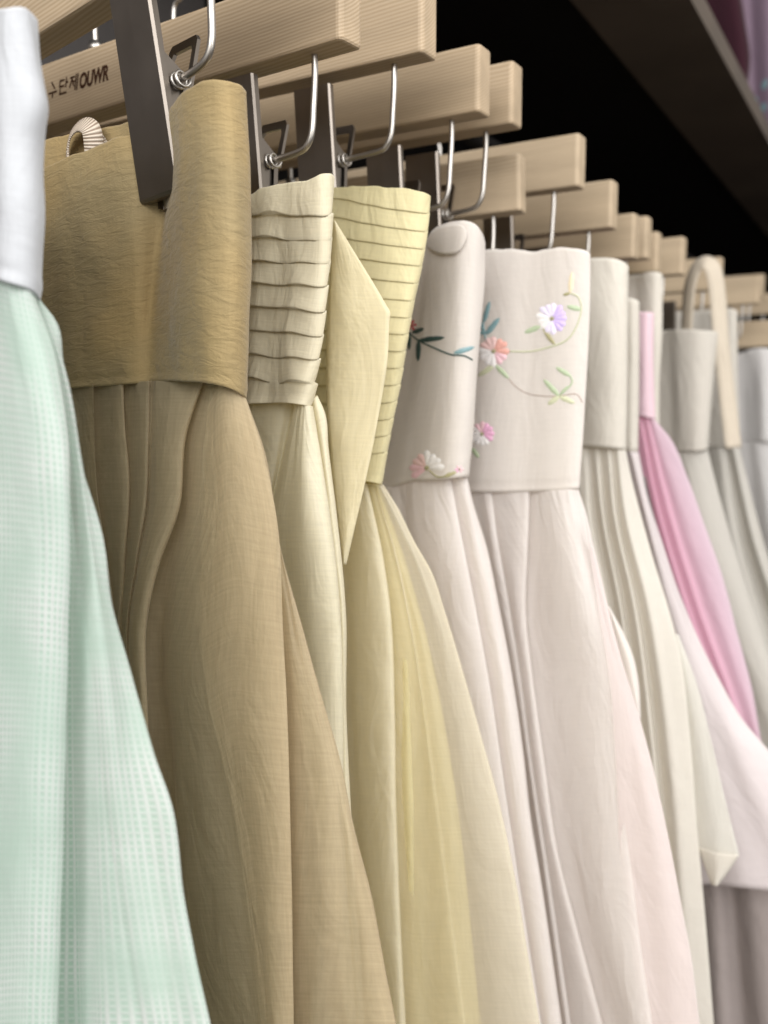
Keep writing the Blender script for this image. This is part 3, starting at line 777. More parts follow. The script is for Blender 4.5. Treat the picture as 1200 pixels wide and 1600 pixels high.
sheet('skirt_body', .3835, [
    [(350, 640, -.004), (360, 900), (400, 1600)],
    [(400, 632, .000), (402, 760), (420, 1000), (470, 1600)],
    [(440, 630, .001), (426, 740), (412, 820), (430, 1000), (482, 1600)],
    [(456, 630, -.003), (434, 740), (418, 820), (436, 1000), (486, 1600)],
    [(462, 630, .004), (440, 738, .006), (424, 820), (442, 1000), (492, 1600)],
    [(468, 632, .005), (452, 738, .010), (442, 820), (458, 1000), (502, 1600)],
    [(477, 633, .006), (474, 740, .014), (478, 850, .017), (492, 1000, .015), (504, 1200), (520, 1600)],
    [(484, 634, .004), (490, 720, .010), (506, 850, .014), (518, 960, .013), (524, 1200), (540, 1600)],
    [(489, 635, .000), (499, 700, .005), (521, 850, .008), (531, 950, .008), (536, 1100), (537, 1250), (556, 1600)],
    [(484, 634, -.005), (494, 700, -.005), (515, 850, -.004), (526, 950, -.004), (531, 1100), (532, 1250), (550, 1600)],
    [(492, 622, -.004), (503, 690, -.003), (524, 850, -.002), (535, 950, -.002), (538, 1100), (541, 1250), (558, 1600)],
    [(496, 618, -.006), (506, 640), (513, 700), (526, 800), (534, 870), (541, 950), (542, 1100), (548, 1250), (568, 1600)]],
    M['cream_skirt'], s2, nv=110, wrap=.003, left=.16, ext=.45, wr=(.0045, 18), fine=.0004, seed=9)
sheet('tie_ribbon', .418, [
    [(522, 344, .004), (518, 400), (513, 480), (510, 560), (511, 640), (517, 720), (528, 810), (537, 880)],
    [(523, 345, .005), (532, 430), (540, 520), (541, 600), (539, 680), (541, 760), (540, 830), (538, 881)],
    [(524, 346, .004), (553, 410), (582, 480), (580, 600), (568, 690), (557, 770), (547, 835), (539, 882)],
    [(524, 346, .003), (566, 414), (604, 478), (609, 487), (608, 500), (605, 560), (592, 640), (574, 735), (556, 815), (540, 883)]],
    M['ribbon'], s2, nv=150, fine=.0007, wr=(.0035, 34), seed=10, thick=.0005)

# ================================================================== S3 yellow pleated
s3 = skirt(.466, 600, 500, 'pale yellow skirt with flat narrow horizontal tucks on a waistband tapering downwards')
sheet('waistband', .466, [
    [(440, 300, -.004), (440, 740)],
    [(524, 293, .002), (505, 500), (495, 745)],
    [(565, 291, .006), (548, 500), (530, 748)],
    [(605, 293, .008), (590, 500), (562, 751)],
    [(640, 296, .006), (618, 500), (584, 754)],
    [(660, 300, .003), (634, 500), (593, 756)],
    [(672, 306, -.003), (669, 350), (660, 410), (648, 468), (637, 530), (626, 600), (613, 665), (604, 715), (597, 757)]],
    M['yellow'], s3, wrap=.006, left=.16, thick=.0005, tuck=([(524, 313 + k * 28.6 + (1.6 * k if k < 8 else 12.8) - .9 * k, 660, 313 + k * 28.6 + 26 * (1 - k / 15) + (1.0 * k if k < 6 else 6) - 1.1 * k) for k in range(15)], .0006, .3), fine=.0004, seed=11)
sheet('skirt_body', .466, [
    [(470, 748, -.010), (500, 900), (520, 1200), (560, 1600)],
    [(530, 750, -.006), (540, 900, -.006), (548, 1100), (558, 1300), (592, 1600)],
    [(548, 752, .001), (552, 900, .002), (562, 1200), (576, 1400), (604, 1600)],
    [(562, 754, .005), (576, 880, .011), (586, 1000, .012), (594, 1200), (603, 1400), (620, 1600)],
    [(570, 755, .004), (590, 860, .010), (604, 960, .012), (611, 1150), (615, 1300), (629, 1600)],
    [(574, 756, .001), (597, 860, .005), (611, 960, .006), (617, 1100), (619, 1250), (625, 1420), (634, 1600)],
    [(569, 756, -.004), (591, 860, -.005), (604, 960, -.006), (610, 1100), (611, 1250), (618, 1420), (627, 1600)]],
    M['yellow_panel'], s3, rel=.55, nv=100, left=.14, ext=.45, wr=(.002, 24), fine=.0004, seed=12)
sheet('skirt_lining', .4755, [
    [(520, 752, -.004), (540, 900), (570, 1200), (610, 1600)],
    [(570, 756, .000), (600, 880), (615, 1000), (622, 1200), (636, 1600)],
    [(580, 757, .002), (612, 880), (632, 1000), (640, 1200), (650, 1600)],
    [(584, 757, -.004), (618, 880), (646, 1000), (660, 1200), (672, 1600)],
    [(588, 757, -.002), (624, 870), (660, 1000), (690, 1200), (720, 1600)],
    [(592, 757, -.008), (628, 860), (668, 1000), (706, 1200), (750, 1600)]],
    M['yellow_lining'], s3, nv=70, wrap=.006, left=.12, ext=.42, wr=(.002, 20), seed=13)
sheet('skirt_overlay', .470, [
    [(580, 757, -.004), (612, 850), (636, 960), (650, 1100), (652, 1250), (655, 1400), (664, 1600)],
    [(582, 757, -.001), (614, 850), (641, 980), (662, 1130), (678, 1300), (700, 1600)],
    [(584, 757, -.001), (612, 850), (645, 1000), (670, 1180), (697, 1400), (722, 1600)],
    [(586, 757, -.003), (618, 850), (650, 1000), (675, 1180), (702, 1400), (727, 1600)],
    [(588, 757, -.002), (628, 850), (662, 960), (690, 1100), (715, 1300), (752, 1600)],
    [(592, 757, .003), (640, 855), (676, 950), (708, 1100), (740, 1300), (780, 1600)],
    [(596, 757, .001), (645, 856), (686, 960), (728, 1120), (768, 1320), (812, 1600)],
    [(598, 757, -.004), (618, 788), (648, 848), (672, 890), (696, 960), (720, 1040), (745, 1130), (766, 1205), (788, 1295), (806, 1385), (825, 1500), (842, 1600)]],
    M['yellow_sheer'], s3, rel=.55, nv=100, wrap=.008, left=.10, ext=.45, wr=(.003, 22), fine=.0005, seed=14)

# ================================================================== S4 blush roll
s4 = skirt(.539, 700, 560, 'blush skirt whose waistband is rolled forward, with a dark leafy branch stitched on it')
b4 = sheet('waistband', .539, [
    [(600, 395, -.012), (560, 775)],
    [(662, 380, -.004), (640, 560), (604, 764)],
    [(678, 358, .004), (662, 560), (640, 753)],
    [(700, 348, .011), (690, 560), (672, 750)],
    [(724, 345, .013), (714, 560), (698, 748)],
    [(742, 350, .010), (730, 560), (716, 746)],
    [(752, 362, .004), (741, 560), (727, 745)],
    [(757, 380, -.004), (756, 440), (749, 520), (743, 600), (738, 680), (731, 745)]],
    M['blush'], s4, nv=70, wrap=.009, left=.14, thick=.001, wr=(.002, 14), seed=15)
sheet('folded_lip', .539, [
    [(667, 374, .002), (667, 384)], [(674, 364, .007), (676, 392)], [(690, 354, .0125), (692, 397)],
    [(708, 350, .0150), (710, 396)], [(722, 352, .0155), (721, 388)], [(730, 362, .0145), (729, 372)]],
    M['blush'], s4, nv=12, du=.001, thick=.0008, off=.0006)
sheet('skirt_body', .539, [
    [(560, 772, -.014), (560, 900), (600, 1200), (700, 1600)],
    [(608, 760, -.004), (622, 900), (660, 1150), (740, 1600)],
    [(634, 753, .000), (640, 850), (660, 950), (700, 1150), (770, 1600)],
    [(638, 752, .004), (645, 850), (668, 950), (708, 1150), (778, 1600)],
    [(668, 750, .010), (682, 850, .016), (700, 950), (735, 1150), (806, 1600)],
    [(694, 748, .010), (712, 850, .016), (726, 930), (752, 1080), (778, 1250), (832, 1600)],
    [(704, 747, .005), (722, 840, .010), (738, 920), (764, 1060), (792, 1250), (846, 1600)],
    [(698, 747, -.002), (715, 840, -.001), (731, 920), (757, 1060), (786, 1250), (840, 1600)],
    [(716, 746, .002), (736, 830, .006), (758, 930), (784, 1060), (806, 1250), (858, 1600)],
    [(726, 745, -.002), (736, 790, .001), (752, 850), (768, 920), (790, 1040), (812, 1180), (824, 1270), (842, 1380), (872, 1600)],
    [(730, 746, -.008), (738, 780), (762, 862), (776, 930), (797, 1040), (818, 1180), (828, 1270), (846, 1380), (878, 1600)]],
    M['blush_skirt'], s4, rel=.55, nv=100, wrap=.007, left=.14, ext=.45, wr=(.004, 12), seed=16)

# ================================================================== S5 blush embroidered
s5 = skirt(.591, 830, 560, 'blush skirt with lilac, coral and pink flowers on green vines across its flat waistband')
b5 = sheet('waistband', .591, [
    [(690, 392, -.008), (660, 772)],
    [(745, 390, .000), (730, 769)],
    [(765, 390, .004), (750, 769)],
    [(800, 389, .006), (790, 769)],
    [(835, 393, .005), (825, 768)],
    [(870, 387, .007), (860, 767)],
    [(900, 388, .005), (888, 765)],
    [(914, 392, .001), (900, 764)],
    [(921, 397, -.004), (921, 450), (918, 540), (914, 610), (910, 680), (904, 764)]],
    M['blush'], s5, rel=.55, nv=70, wrap=.007, left=.14, thick=.001, wr=(.0016, 14), seed=17)
sheet('skirt_body', .591, [
    [(700, 770, -.012), (740, 900), (780, 1100), (850, 1600)],
    [(745, 768, -.002), (762, 880), (795, 1050), (822, 1200), (850, 1400), (878, 1600)],
    [(760, 768, .003), (768, 830, .008), (784, 920), (806, 1040), (828, 1200), (858, 1400), (886, 1600)],
    [(768, 768, .001), (776, 830, .004), (792, 920), (812, 1040), (834, 1200), (864, 1400), (892, 1600)],
    [(762, 768, -.006), (770, 830, -.006), (786, 920), (806, 1040), (828, 1200), (858, 1400), (886, 1600)],
    [(782, 768, .001), (788, 860, .003), (800, 950), (818, 1080), (840, 1250), (874, 1450), (902, 1600)],
    [(808, 768, .005), (806, 860, .010), (808, 950), (822, 1050), (838, 1180), (862, 1330), (892, 1460), (925, 1600)],
    [(822, 768, .004), (820, 860, .010), (818, 950), (828, 1050), (845, 1180), (868, 1330), (900, 1460), (936, 1600)],
    [(828, 768, .000), (825, 860, .005), (822, 950), (832, 1050), (850, 1180), (872, 1330), (905, 1460), (942, 1600)],
    [(822, 768, -.007), (819, 860, -.007), (816, 950), (826, 1050), (843, 1180), (866, 1330), (898, 1460), (934, 1600)],
    [(836, 767, -.002), (838, 870, -.002), (840, 950, -.004), (850, 1050), (868, 1180), (892, 1330), (920, 1460), (955, 1600)],
    [(850, 767, .006), (862, 870, .013), (868, 950, .012), (872, 1050, .004), (892, 1200), (920, 1400), (972, 1600)],
    [(872, 766, .010), (892, 870, .022), (905, 950, .023), (915, 1050, .016), (932, 1200), (950, 1400), (990, 1600)],
    [(888, 765, .007), (912, 870, .016), (928, 950, .018), (948, 1060, .016), (968, 1200), (978, 1320), (992, 1450), (1012, 1600)],
    [(896, 765, .003), (924, 890, .008), (944, 970), (966, 1060), (988, 1200, .010), (994, 1320), (1006, 1450), (1028, 1600)],
    [(900, 765, .000), (927, 890, .001), (950, 980), (974, 1070), (1002, 1200, .008), (1030, 1350), (1058, 1600)],
    [(904, 765, -.005), (914, 795), (928, 855), (940, 905), (954, 965), (970, 1025), (996, 1110), (1020, 1200), (1045, 1315), (1065, 1420), (1080, 1500), (1092, 1600)]],
    M['blush_skirt'], s5, rel=.5, nv=110, wrap=.008, left=.14, ext=.45, wr=(.004, 12), seed=18)
sheet('skirt_outer_layer', .591, [
    [(912, 800, .0085), (935, 950, .0095), (952, 1060, .0100), (962, 1200), (968, 1320), (984, 1450), (1002, 1600)],
    [(918, 830, .0055), (944, 960, .0068), (968, 1070, .0075), (990, 1200), (1000, 1330), (1012, 1450), (1034, 1600)],
    [(921, 850, .0030), (950, 980, .0038), (976, 1070, .0048), (1004, 1200, .0060), (1032, 1350), (1060, 1600)],
    [(927, 856, -.0005), (940, 906), (954, 966), (970, 1026), (996, 1111), (1020, 1201), (1046, 1316), (1066, 1421), (1081, 1501), (1093, 1600)]],
    M['pinkish_sheer'], s5, ext=.45, wr=(.001, 12), seed=18, nv=80)
sheet('side_flap', .598, [
    [(948, 945, .0), (956, 980), (970, 1040), (986, 1090), (998, 1120)],
    [(951, 948, .004), (966, 985), (982, 1030), (992, 1080), (1000, 1122)],
    [(953, 950, .0), (972, 985), (988, 1022), (997, 1062), (1001, 1124)]],
    M['blush'], s5, nv=30, du=.001, thick=.0008)

# ================================================================== S6 .. far ones
s6 = skirt(.72, 950, 560, 'plain ivory gathered skirt with a folded sash corner, right of the embroidered waistband')
sheet('waistband', .72, [
    [(870, 408, -.006), (870, 700)], [(905, 406, .003), (903, 698)], [(930, 403, .008), (926, 698)], [(958, 404, .008), (954, 700)],
    [(974, 409, .003), (970, 702)], [(981, 416, -.004), (980, 500), (979, 600), (977, 704)]],
    M['ivory'], s6, nv=50, wrap=.008, left=.14, thick=.001, wr=(.002, 12), seed=19)
gat = []
for i, (xt, xb, of) in enumerate([(880, 960, -.006), (900, 985, .004), (912, 1000, .006), (920, 1010, -.003), (932, 1022, .008), (938, 1030, -.003), (950, 1050, .009), (956, 1058, -.002), (965, 1080, .009), (972, 1098, .003)]):
    gat.append([(xt, 699 + i * .5, of * .4), (xt + (xb - xt) * .10, 800, of), (xt + (xb - xt) * .42, 950, of * 1.2), (xt + (xb - xt) * .68, 1150, of * 1.2), (xb, 1600, of)])
gat.append([(978, 704, -.005), (985, 740), (1000, 800), (1020, 872), (1044, 950), (1062, 1020), (1078, 1150), (1090, 1300), (1103, 1450), (1115, 1600)])
sheet('skirt_body', .72, gat, M['ivory'], s6, rel=.7, nv=90, wrap=.007, left=.14, ext=.45, wr=(.003, 14), seed=20)
sheet('sash', .735, [
    [(1046, 990, .002), (1062, 1100), (1078, 1220), (1090, 1322), (1118, 1384)],
    [(1054, 990, .006), (1078, 1090), (1098, 1200), (1116, 1310), (1124, 1380)],
    [(1060, 992, .004), (1086, 1060), (1112, 1160), (1136, 1262), (1155, 1336)]],
    M['ivory_sheer'], s6, nv=40, du=.0015, thick=.0008)
sheet('sash_fold', .733, [
    [(1091, 1323, .004), (1100, 1350), (1112, 1382)],
    [(1120, 1332, .008), (1122, 1352), (1118, 1384)],
    [(1155, 1336, .004), (1140, 1358), (1120, 1385)]],
    M['ivory'], s6, nv=16, du=.0015, thick=.0008)

s7 = skirt(.80, 988, 560, 'pinkish white sheer skirt with a narrow waistband, between the ivory and rose pink ones')
sheet('waistband', .80, [
    [(950, 470, -.002), (955, 700)], [(975, 466, .004), (975, 705)], [(990, 466, .005), (988, 706)], [(998, 472, -.003), (998, 560), (996, 706)]],
    M['ivory'], s7, nv=30, wrap=.006, left=.12, thick=.001, seed=21)
sheet('skirt_body', .80, [
    [(940, 706, -.004), (960, 1000), (1000, 1393)],
    [(980, 706, .004), (1010, 850), (1040, 1000), (1080, 1200), (1110, 1384)],
    [(985, 706, .008), (1020, 850, .012), (1060, 1000), (1110, 1200), (1160, 1390)],
    [(990, 706, .006), (1030, 860, .010), (1075, 1000), (1140, 1200), (1210, 1396)],
    [(993, 706, .002), (1036, 870), (1090, 1010), (1160, 1180, .01), (1260, 1402)],
    [(997, 706, -.003), (1010, 770), (1035, 850), (1062, 930), (1092, 1000), (1125, 1065), (1160, 1125), (1205, 1180), (1330, 1410)]],
    M['pinkish_white'], s7, nv=80, wrap=.006, left=.12, ext=0, wr=(.006, 12), seed=22, thick=.0006)
s8 = skirt(.89, 1008, 560, 'rose pink skirt fading to lavender, with a slim pink waistband')
sheet('waistband', .89, [
    [(970, 490, -.004), (970, 650)], [(996, 487, .003), (994, 650)], [(1010, 487, .005), (1010, 652)], [(1021, 489, -.003), (1020, 560), (1023, 656)]],
    M['pink'], s8, nv=40, wrap=.006, left=.12, thick=.001, wr=(.004, 18), seed=23)
sheet('skirt_body', .89, [
    [(970, 652, -.004), (985, 800), (1040, 1000), (1100, 1250), (1150, 1600)],
    [(992, 652, .000), (1010, 760), (1060, 950), (1120, 1150), (1180, 1600)],
    [(1000, 652, .003), (1024, 780, .007), (1074, 950), (1134, 1120), (1200, 1600)],
    [(1003, 652, .000), (1028, 780, .001), (1080, 950), (1140, 1120), (1208, 1600)],
    [(1010, 653, .003), (1040, 780, .006), (1092, 950), (1152, 1120), (1226, 1600)],
    [(1013, 653, .000), (1046, 780, .001), (1099, 950), (1160, 1120), (1236, 1600)],
    [(1018, 654, .001), (1056, 770, .003), (1112, 930), (1170, 1100), (1260, 1600)],
    [(1023, 656, -.004), (1045, 682), (1072, 742), (1100, 820), (1128, 900), (1152, 990), (1176, 1080), (1190, 1160), (1290, 1600)]],
    M['pink_skirt'], s8, nv=80, wrap=.008, left=.12, ext=.40, wr=(.004, 14), seed=24)
s9 = skirt(.96, 1028, 500, 'white skirt showing only a slim upright strip of waistband beside the rose pink one')
sheet('waistband', .96, [
    [(990, 430, -.004), (990, 700)], [(1012, 426, .004), (1010, 700)], [(1026, 425, .005), (1022, 700)], [(1034, 428, -.003), (1034, 520), (1030, 600), (1030, 700)]],
    M['ivory'], s9, nv=40, wrap=.006, left=.12, thick=.001, seed=25)
sheet('skirt_body', .96, [
    [(990, 700, -.004), (1040, 1000), (1100, 1600)], [(1016, 700, .004), (1070, 900), (1150, 1600)], [(1030, 701, -.003), (1080, 850), (1120, 1000), (1200, 1600)]],
    M['ivory'], s9, nv=50, wrap=.006, left=.12, ext=.4, wr=(.004, 14), seed=26)
s10 = skirt(1.055, 1080, 600, 'greige skirt with a straight cuffed waistband below the looped beige strap')
sheet('waistband', 1.055, [
    [(1000, 518, -.008), (1000, 705)], [(1040, 516, -.002), (1044, 560), (1048, 705)], [(1060, 515, .008), (1066, 705)], [(1090, 515, .012), (1088, 705)],
    [(1110, 517, .006), (1102, 703)], [(1121, 519, -.004), (1117, 560), (1112, 620), (1106, 702)]],
    M['greige'], s10, nv=50, wrap=.009, left=.14, thick=.001, wr=(.003, 14), seed=27)
sheet('skirt_body', 1.055, [
    [(1010, 704, -.008), (1060, 1000), (1150, 1600)], [(1060, 704, .004), (1080, 800, .008), (1130, 950), (1200, 1200), (1260, 1600)],
    [(1075, 704, .006), (1092, 800, .012), (1140, 950), (1225, 1200), (1300, 1600)], [(1090, 703, .004), (1110, 800, .008), (1160, 950), (1250, 1200), (1330, 1600)],
    [(1105, 702, -.004), (1120, 760), (1148, 860), (1180, 960), (1215, 1060), (1280, 1200), (1380, 1600)]],
    M['greige_sheer'], s10, nv=60, wrap=.008, left=.14, ext=.3, wr=(.004, 12), seed=28)
strap = empty('looped_strap', tuple(unproj(1105, 420, 1.12)), 'beige fabric strap bent into a loop above the greige waistband', 'strap')
tape('strap_band', strap, [(1072, 560, 0), (1074, 500, 0), (1078, 450, 0), (1088, 420, 0), (1102, 410, .002), (1115, 424, .002), (1122, 470, 0), (1127, 540, 0), (1136, 620, 0), (1146, 700, 0)], 1.12, .0095, M['beige'], .95)
s11 = skirt(1.24, 1140, 600, 'beige grey sheer skirt behind the looped strap, between the greige and the rightmost white skirt')
sheet('waistband', 1.24, [
    [(1090, 485, -.004), (1090, 700)], [(1130, 482, .004), (1128, 700)], [(1142, 482, .006), (1142, 700)], [(1152, 486, -.004), (1152, 560), (1156, 700)]],
    M['greige'], s11, nv=40, wrap=.008, left=.12, thick=.001, seed=29)
sheet('skirt_body', 1.24, [
    [(1090, 700, -.006), (1130, 1000), (1200, 1600)], [(1125, 700, .004), (1150, 850, .010), (1190, 1000), (1280, 1600)],
    [(1136, 700, -.001), (1166, 850, -.004), (1210, 1000), (1310, 1600)],
    [(1146, 700, .006), (1180, 850, .012), (1230, 1000), (1350, 1600)], [(1156, 700, -.004), (1186, 820), (1240, 1000), (1400, 1600)]],
    M['greige_sheer'], s11, nv=60, wrap=.008, left=.12, ext=.3, wr=(.004, 12), seed=30)
s12 = skirt(1.42, 1180, 600, 'white skirt at the right edge of the picture, its waistband bulging under the far hanger')
sheet('waistband', 1.42, [
    [(1120, 556, -.008), (1120, 690)], [(1158, 552, .0), (1160, 620, -.006), (1162, 690)], [(1172, 546, .008), (1174, 600, .002), (1176, 690)], [(1192, 544, .014), (1194, 690)],
    [(1215, 548, .010), (1212, 690)], [(1235, 556, -.004), (1230, 690)]],
    M['pure'], s12, nv=40, wrap=.009, left=.14, thick=.001, wr=(.004, 14), seed=31)
sheet('skirt_body', 1.42, [
    [(1120, 690, -.008), (1150, 1000), (1200, 1600)], [(1165, 690, -.002), (1185, 850, -.006), (1215, 1000), (1300, 1600)], [(1185, 690, .008), (1210, 850, .016), (1250, 1000), (1350, 1600)],
    [(1215, 690, .006), (1250, 850, .010), (1300, 1000), (1420, 1600)], [(1232, 690, -.004), (1270, 850), (1330, 1000), (1480, 1600)]],
    M['pure'], s12, nv=60, wrap=.009, left=.14, ext=.3, wr=(.005, 12), seed=32)
s13 = skirt(.83, 1180, 1500, 'dark mauve grey skirt showing in the lower right corner below the sheer hem')
sheet('skirt_body', .835, [
    [(1000, 740, -.004), (1020, 1000), (1060, 1300), (1090, 1600)], [(1004, 745, .004), (1050, 1000), (1110, 1300, .008), (1130, 1600)],
    [(1006, 745, -.002), (1060, 1000, -.004), (1130, 1300), (1160, 1600)], [(1008, 745, .004), (1070, 1000), (1160, 1300, .010), (1200, 1600)],
    [(1009, 746, -.004), (1030, 850), (1085, 1010), (1160, 1180), (1230, 1300), (1300, 1600)]],
    M['mauve'], s13, nv=70, wrap=.006, left=.14, ext=.35, wr=(.006, 12), seed=33)

# ================================================================== embroidery
def thread(name, c):
    return plain(name, c, .45, 0, 1500, .3, .5, .15)
T = {k: thread('thread_' + k, c) for k, c in {
    'white': (.85, .82, .80, 1), 'pink': (.80, .44, .62, 1), 'coral': (.80, .42, .35, 1), 'salmon': (.80, .56, .53, 1), 'lilac': (.60, .48, .80, 1), 'pale_lilac': (.76, .71, .86, 1),
    'green': (.42, .50, .33, 1), 'lime': (.55, .56, .38, 1), 'teal': (.20, .33, .35, 1), 'dark': (.035, .075, .065, 1), 'olive': (.36, .33, .18, 1), 'red': (.55, .03, .05, 1), 'rose': (.82, .54, .58, 1), 'cream': (.75, .64, .45, 1), 'bark': (.30, .20, .15, 1)}.items()}
TK = list(T.keys())
def on_cloth(bv, px, py):
    h = bv.ray_cast(CAM, raydir(px, py))
    return h[0], h[1]
def petal(bm, bv, cx, cy, ang, r0, r1, wid, mi, lift=.0009, blunt=False):
    """one satin stitched petal or leaf lying on the cloth"""
    n = 7; dx, dy = math.cos(ang), math.sin(ang); rows = []
    for i in range(n):
        t = i / (n - 1); r = r0 + (r1 - r0) * t
        w_ = wid * (max(.12, math.sin(math.pi * min(1, (.12 + .80 * t))) ** .7) if not blunt else (.30 + .75 * t) * math.sqrt(max(.03, 1 - max(0, (t - .62) / .40) ** 2)))
        row = []
        for k in (-1, -.5, 0, .5, 1):
            x = cx + dx * r - dy * w_ * k; y = cy + dy * r + dx * w_ * k
            p, nn = on_cloth(bv, x, y)
            if p is None: return
            if nn.y > 0: nn = -nn
            hh = lift * (1 - k * k) * (1 if 0 < i < n - 1 else .4) + .0003 + .00006 * math.sin(i * 2.3 + k * 9)
            row.append(bm.verts.new(p + nn * hh))
        rows.append(row)
    for i in range(n - 1):
        for k in range(4):
            f = bm.faces.new((rows[i][k], rows[i][k + 1], rows[i + 1][k + 1], rows[i + 1][k])); f.material_index = mi; f.smooth = True
def flower(parent, bv, cx, cy, R_, cols_, n=12, label=None):
    bm = bmesh.new()
    for i in range(n):
        a = 2 * math.pi * i / n + random.uniform(-.06, .06)
        c = cols_[int(i * len(cols_) / n) % len(cols_)]
        petal(bm, bv, cx, cy, a, R_ * .14, R_ * random.uniform(.90, 1.04), R_ * .30, TK.index(c), .0007, True)
    for i in range(6):
        a = i * 1.05; petal(bm, bv, cx, cy, a, 0, R_ * .15, R_ * .05, TK.index('olive'), .0012)
    me = mesh_from_bm('embroidered_flower', bm, True)
    o = obj('embroidered_flower', me, None, parent, mats=[T[k] for k in TK])
    if label: o['label'] = label
    return o
def leaves(parent, bv, specs):
    for grp in specs:
        bm = bmesh.new()
        for (x0, y0, x1, y1, w_, c) in grp:
            a = math.atan2(y1 - y0, x1 - x0); petal(bm, bv, x0, y0, a, 0, math.hypot(x1 - x0, y1 - y0) * 1.08, w_ * 1.3, TK.index(c), .0007)
        me = mesh_from_bm('embroidered_leaves', bm, True)
        obj('embroidered_leaves', me, None, parent, mats=[T[k] for k in TK])
def vine(parent, bv, pts, c, r=.0006):
    q = []
    for i in range(len(pts) - 1):
        p0 = pts[max(0, i - 1)]; p1 = pts[i]; p2 = pts[i + 1]; p3 = pts[min(len(pts) - 1, i + 2)]
        for k in range(8):
            t = k / 8
            xy = [.5 * ((2 * p1[j]) + (-p0[j] + p2[j]) * t + (2 * p0[j] - 5 * p1[j] + 4 * p2[j] - p3[j]) * t * t + (-p0[j] + 3 * p1[j] - 3 * p2[j] + p3[j]) * t ** 3) for j in (0, 1)]
            p, nn = on_cloth(bv, *xy)
            if p is None: continue
            if nn.y > 0: nn = -nn
            q.append(p + nn * .0004)
    if len(q) > 2:
        obj('embroidered_vine', tube_mesh('embroidered_vine', q, r, 6, True, 1), T[c], parent)
random.seed(4)
bv4 = bvh_of(b4); bv5 = bvh_of(b5)
flower(s5, bv5, 863, 498, 25, ['lilac', 'lilac', 'pale_lilac', 'pale_lilac', 'white', 'white', 'white', 'pale_lilac', 'pale_lilac', 'pale_lilac', 'lilac', 'lilac'], 13, 'lilac and white flower')
flower(s5, bv5, 772, 549, 25, ['coral', 'rose', 'rose', 'white', 'white', 'white', 'white', 'salmon', 'salmon', 'salmon', 'coral', 'coral'], 12, 'coral and white flower')
flower(s5, bv5, 754, 678, 20, ['pink', 'pink', 'white', 'white', 'white', 'white', 'white', 'white', 'rose', 'rose', 'pink', 'pink'], 12, 'white flower with pink right side')
flower(s4, bv4, 668, 731, 27, ['white', 'white', 'white', 'salmon', 'salmon', 'rose', 'rose', 'salmon', 'salmon', 'white', 'white', 'white'], 12, 'salmon and white flower')
flower(s4, bv4, 717, 733, 7, ['rose', 'pink', 'rose'], 6, 'small pink bud')
flower(s4, bv4, 643, 508, 9, ['red', 'red'], 6, 'red flower at the fold')
leaves(s5, bv5, [
    [(756, 505, 765, 474, 3.6, 'teal'), (760, 523, 779, 499, 4.2, 'teal'), (758, 520, 748, 500, 3, 'teal'), (748, 522, 760, 518, 3, 'teal')],
    [(845, 510, 822, 519, 4, 'green')], [(853, 520, 866, 537, 3.4, 'olive')],
    [(773, 571, 750, 586, 4, 'lime'), (775, 571, 794, 590, 3.6, 'green')],
    [(874, 619, 852, 595, 4, 'green'), (874, 619, 858, 631, 4, 'lime'), (874, 619, 896, 629, 4, 'lime'), (892, 588, 871, 575, 3.6, 'green'), (876, 616, 888, 604, 2.6, 'green')],
    [(738, 700, 748, 714, 3.4, 'green')],
    [(891, 458, 894, 428, 4, 'cream'), (891, 458, 881, 461, 2.6, 'olive')],
    [(908, 484, 888, 479, 4, 'green'), (908, 485, 919, 508, 3.6, 'olive')], [(748, 540, 743, 530, 4, 'olive')]])
leaves(s4, bv4, [
    [(655, 532, 692, 528, 4, 'dark'), (645, 520, 662, 514, 3.4, 'dark'), (655, 532, 654, 562, 3.6, 'dark'), (640, 520, 640, 545, 3, 'dark'), (710, 552, 738, 543, 4, 'teal')],
    [(694, 745, 712, 738, 3, 'olive')]])
vine(s5, bv5, [(756, 505), (757, 520), (762, 535)], 'teal')
vine(s5, bv5, [(797, 549), (830, 549), (860, 542), (885, 532), (900, 512), (908, 485), (904, 465), (891, 458)], 'lime')
vine(s5, bv5, [(849, 512), (855, 525), (868, 538)], 'olive')
vine(s5, bv5, [(790, 585), (805, 603), (825, 615), (850, 619), (874, 619), (900, 616), (910, 630)], 'bark', .0003)
vine(s5, bv5, [(892, 588), (893, 600), (874, 619)], 'green')
vine(s4, bv4, [(640, 520), (655, 532), (680, 544), (705, 554), (725, 556), (738, 563)], 'dark', .0006)
vine(s4, bv4, [(672, 735), (684, 745), (700, 744)], 'olive')

# ================================================================== lettering
def bar_local(h, px, py):
    P = unproj(px, py, h.location.y); return P.x - h.location.x, P.z - h.location.z
lx, lz = bar_local(h1, 112, 138); rx, rz = bar_local(h1, 159, 124)
text_on_bar(h1, "OUWR", lx - .0098, -.0050, .0115, .25)
gx, gz = bar_local(h1, 75, 140)
strokes_on_bar(h1, gx - .0195, -.0048, .0082, [(0, un), (1.25, dan), (2.5, je)], .22)

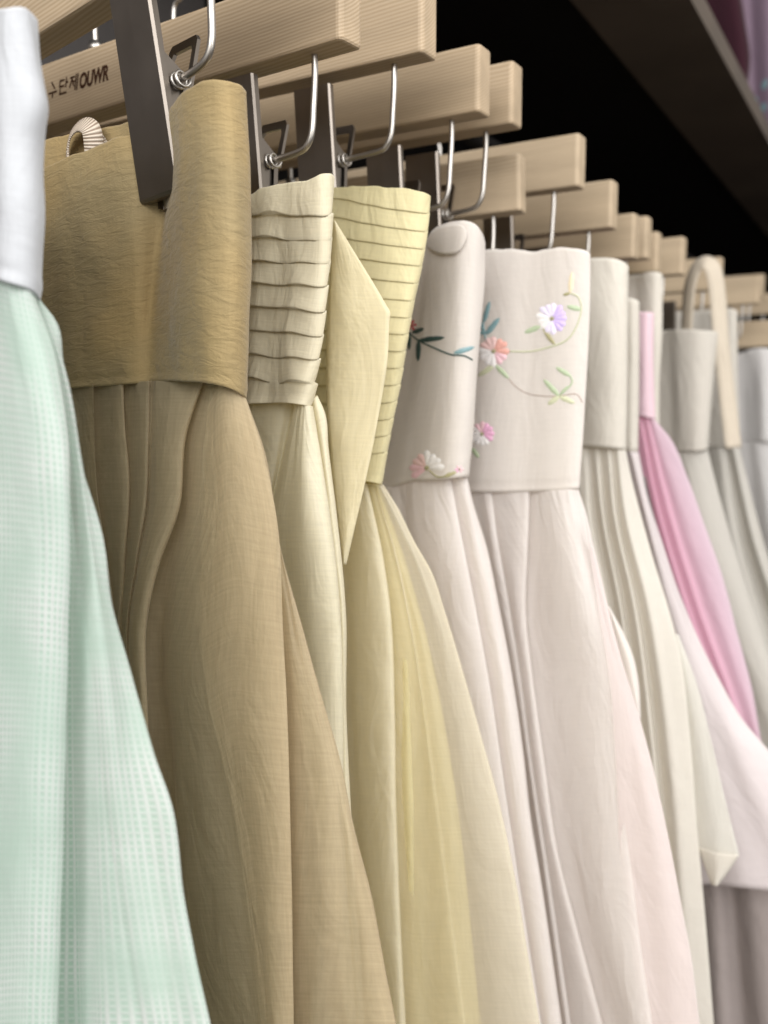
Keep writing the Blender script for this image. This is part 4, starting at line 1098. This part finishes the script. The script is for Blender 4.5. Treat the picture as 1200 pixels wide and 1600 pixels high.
# ================================================================== shelf and the things above it
def sheared(name, x0, x1, y0, y1, z0, z1, k):
    me = box_mesh(name, x0, x1, y0, y1, z0, z1)
    for v in me.vertices: v.co.x += k * (v.co.y - 1.186)
    return me
struct('shelf', sheared('shelf', -.425, -.3006, .2, 5, CAM.z + .490, CAM.z + .52, -.0354), M['shelf'])
struct('shelf_deck', sheared('shelf_deck', -1.2, -.427, .2, 5, CAM.z + .496, CAM.z + .52, -.0354), M['dark_wall'])
rail = empty('clothes_rail', (-.45, .0, CAM.z + .30), 'dark metal rail the hangers hook over', 'rail')
obj('rail_tube', tube_mesh('rail_tube', [(-.455, -.3, CAM.z + .292), (-.455, 2, CAM.z + .292), (-.455, 4.5, CAM.z + .292)], .009, 14), M['dark_wall'], rail)
up1 = empty('hanging_jacket', tuple(unproj(1120, 50, 1.9)), 'dark plum jacket with a rounded hem on the upper tier, top right', 'jacket')
sheet('jacket_body', 1.9, [
    [(1060, -160, 0), (1080, 0), (1110, 120)], [(1100, -160, .01), (1110, 0), (1140, 165)], [(1120, -160, .02), (1150, 20), (1165, 150)], [(1130, -160, 0), (1165, 40), (1172, 90), (1166, 150)]],
    M['plum'], up1, nv=40, wrap=.01, thick=.001, back=False)
up2 = empty('hanging_jacket', tuple(unproj(1180, 60, 2.1)), 'mauve jacket with green embroidery on the upper tier, in the top right corner', 'jacket')
b2_ = sheet('jacket_body', 2.1, [
    [(1080, -160, 0), (1100, 0), (1130, 225)], [(1130, -160, .02), (1150, 0), (1160, 225)], [(1162, -160, .0), (1170, 0), (1180, 225)], [(1200, -160, .02), (1200, 0), (1210, 225)], [(1260, -160, 0), (1260, 0), (1260, 225)]],
    M['lilac'], up2, nv=40, wrap=.01, thick=.001, back=False)
bv6 = bvh_of(b2_)
leaves(up2, bv6, [[(1178, 165, 1180, 152, 5, 'teal'), (1190, 175, 1196, 162, 5, 'teal'), (1186, 190, 1192, 178, 4, 'dark'), (1192, 140, 1198, 125, 5, 'teal')]])
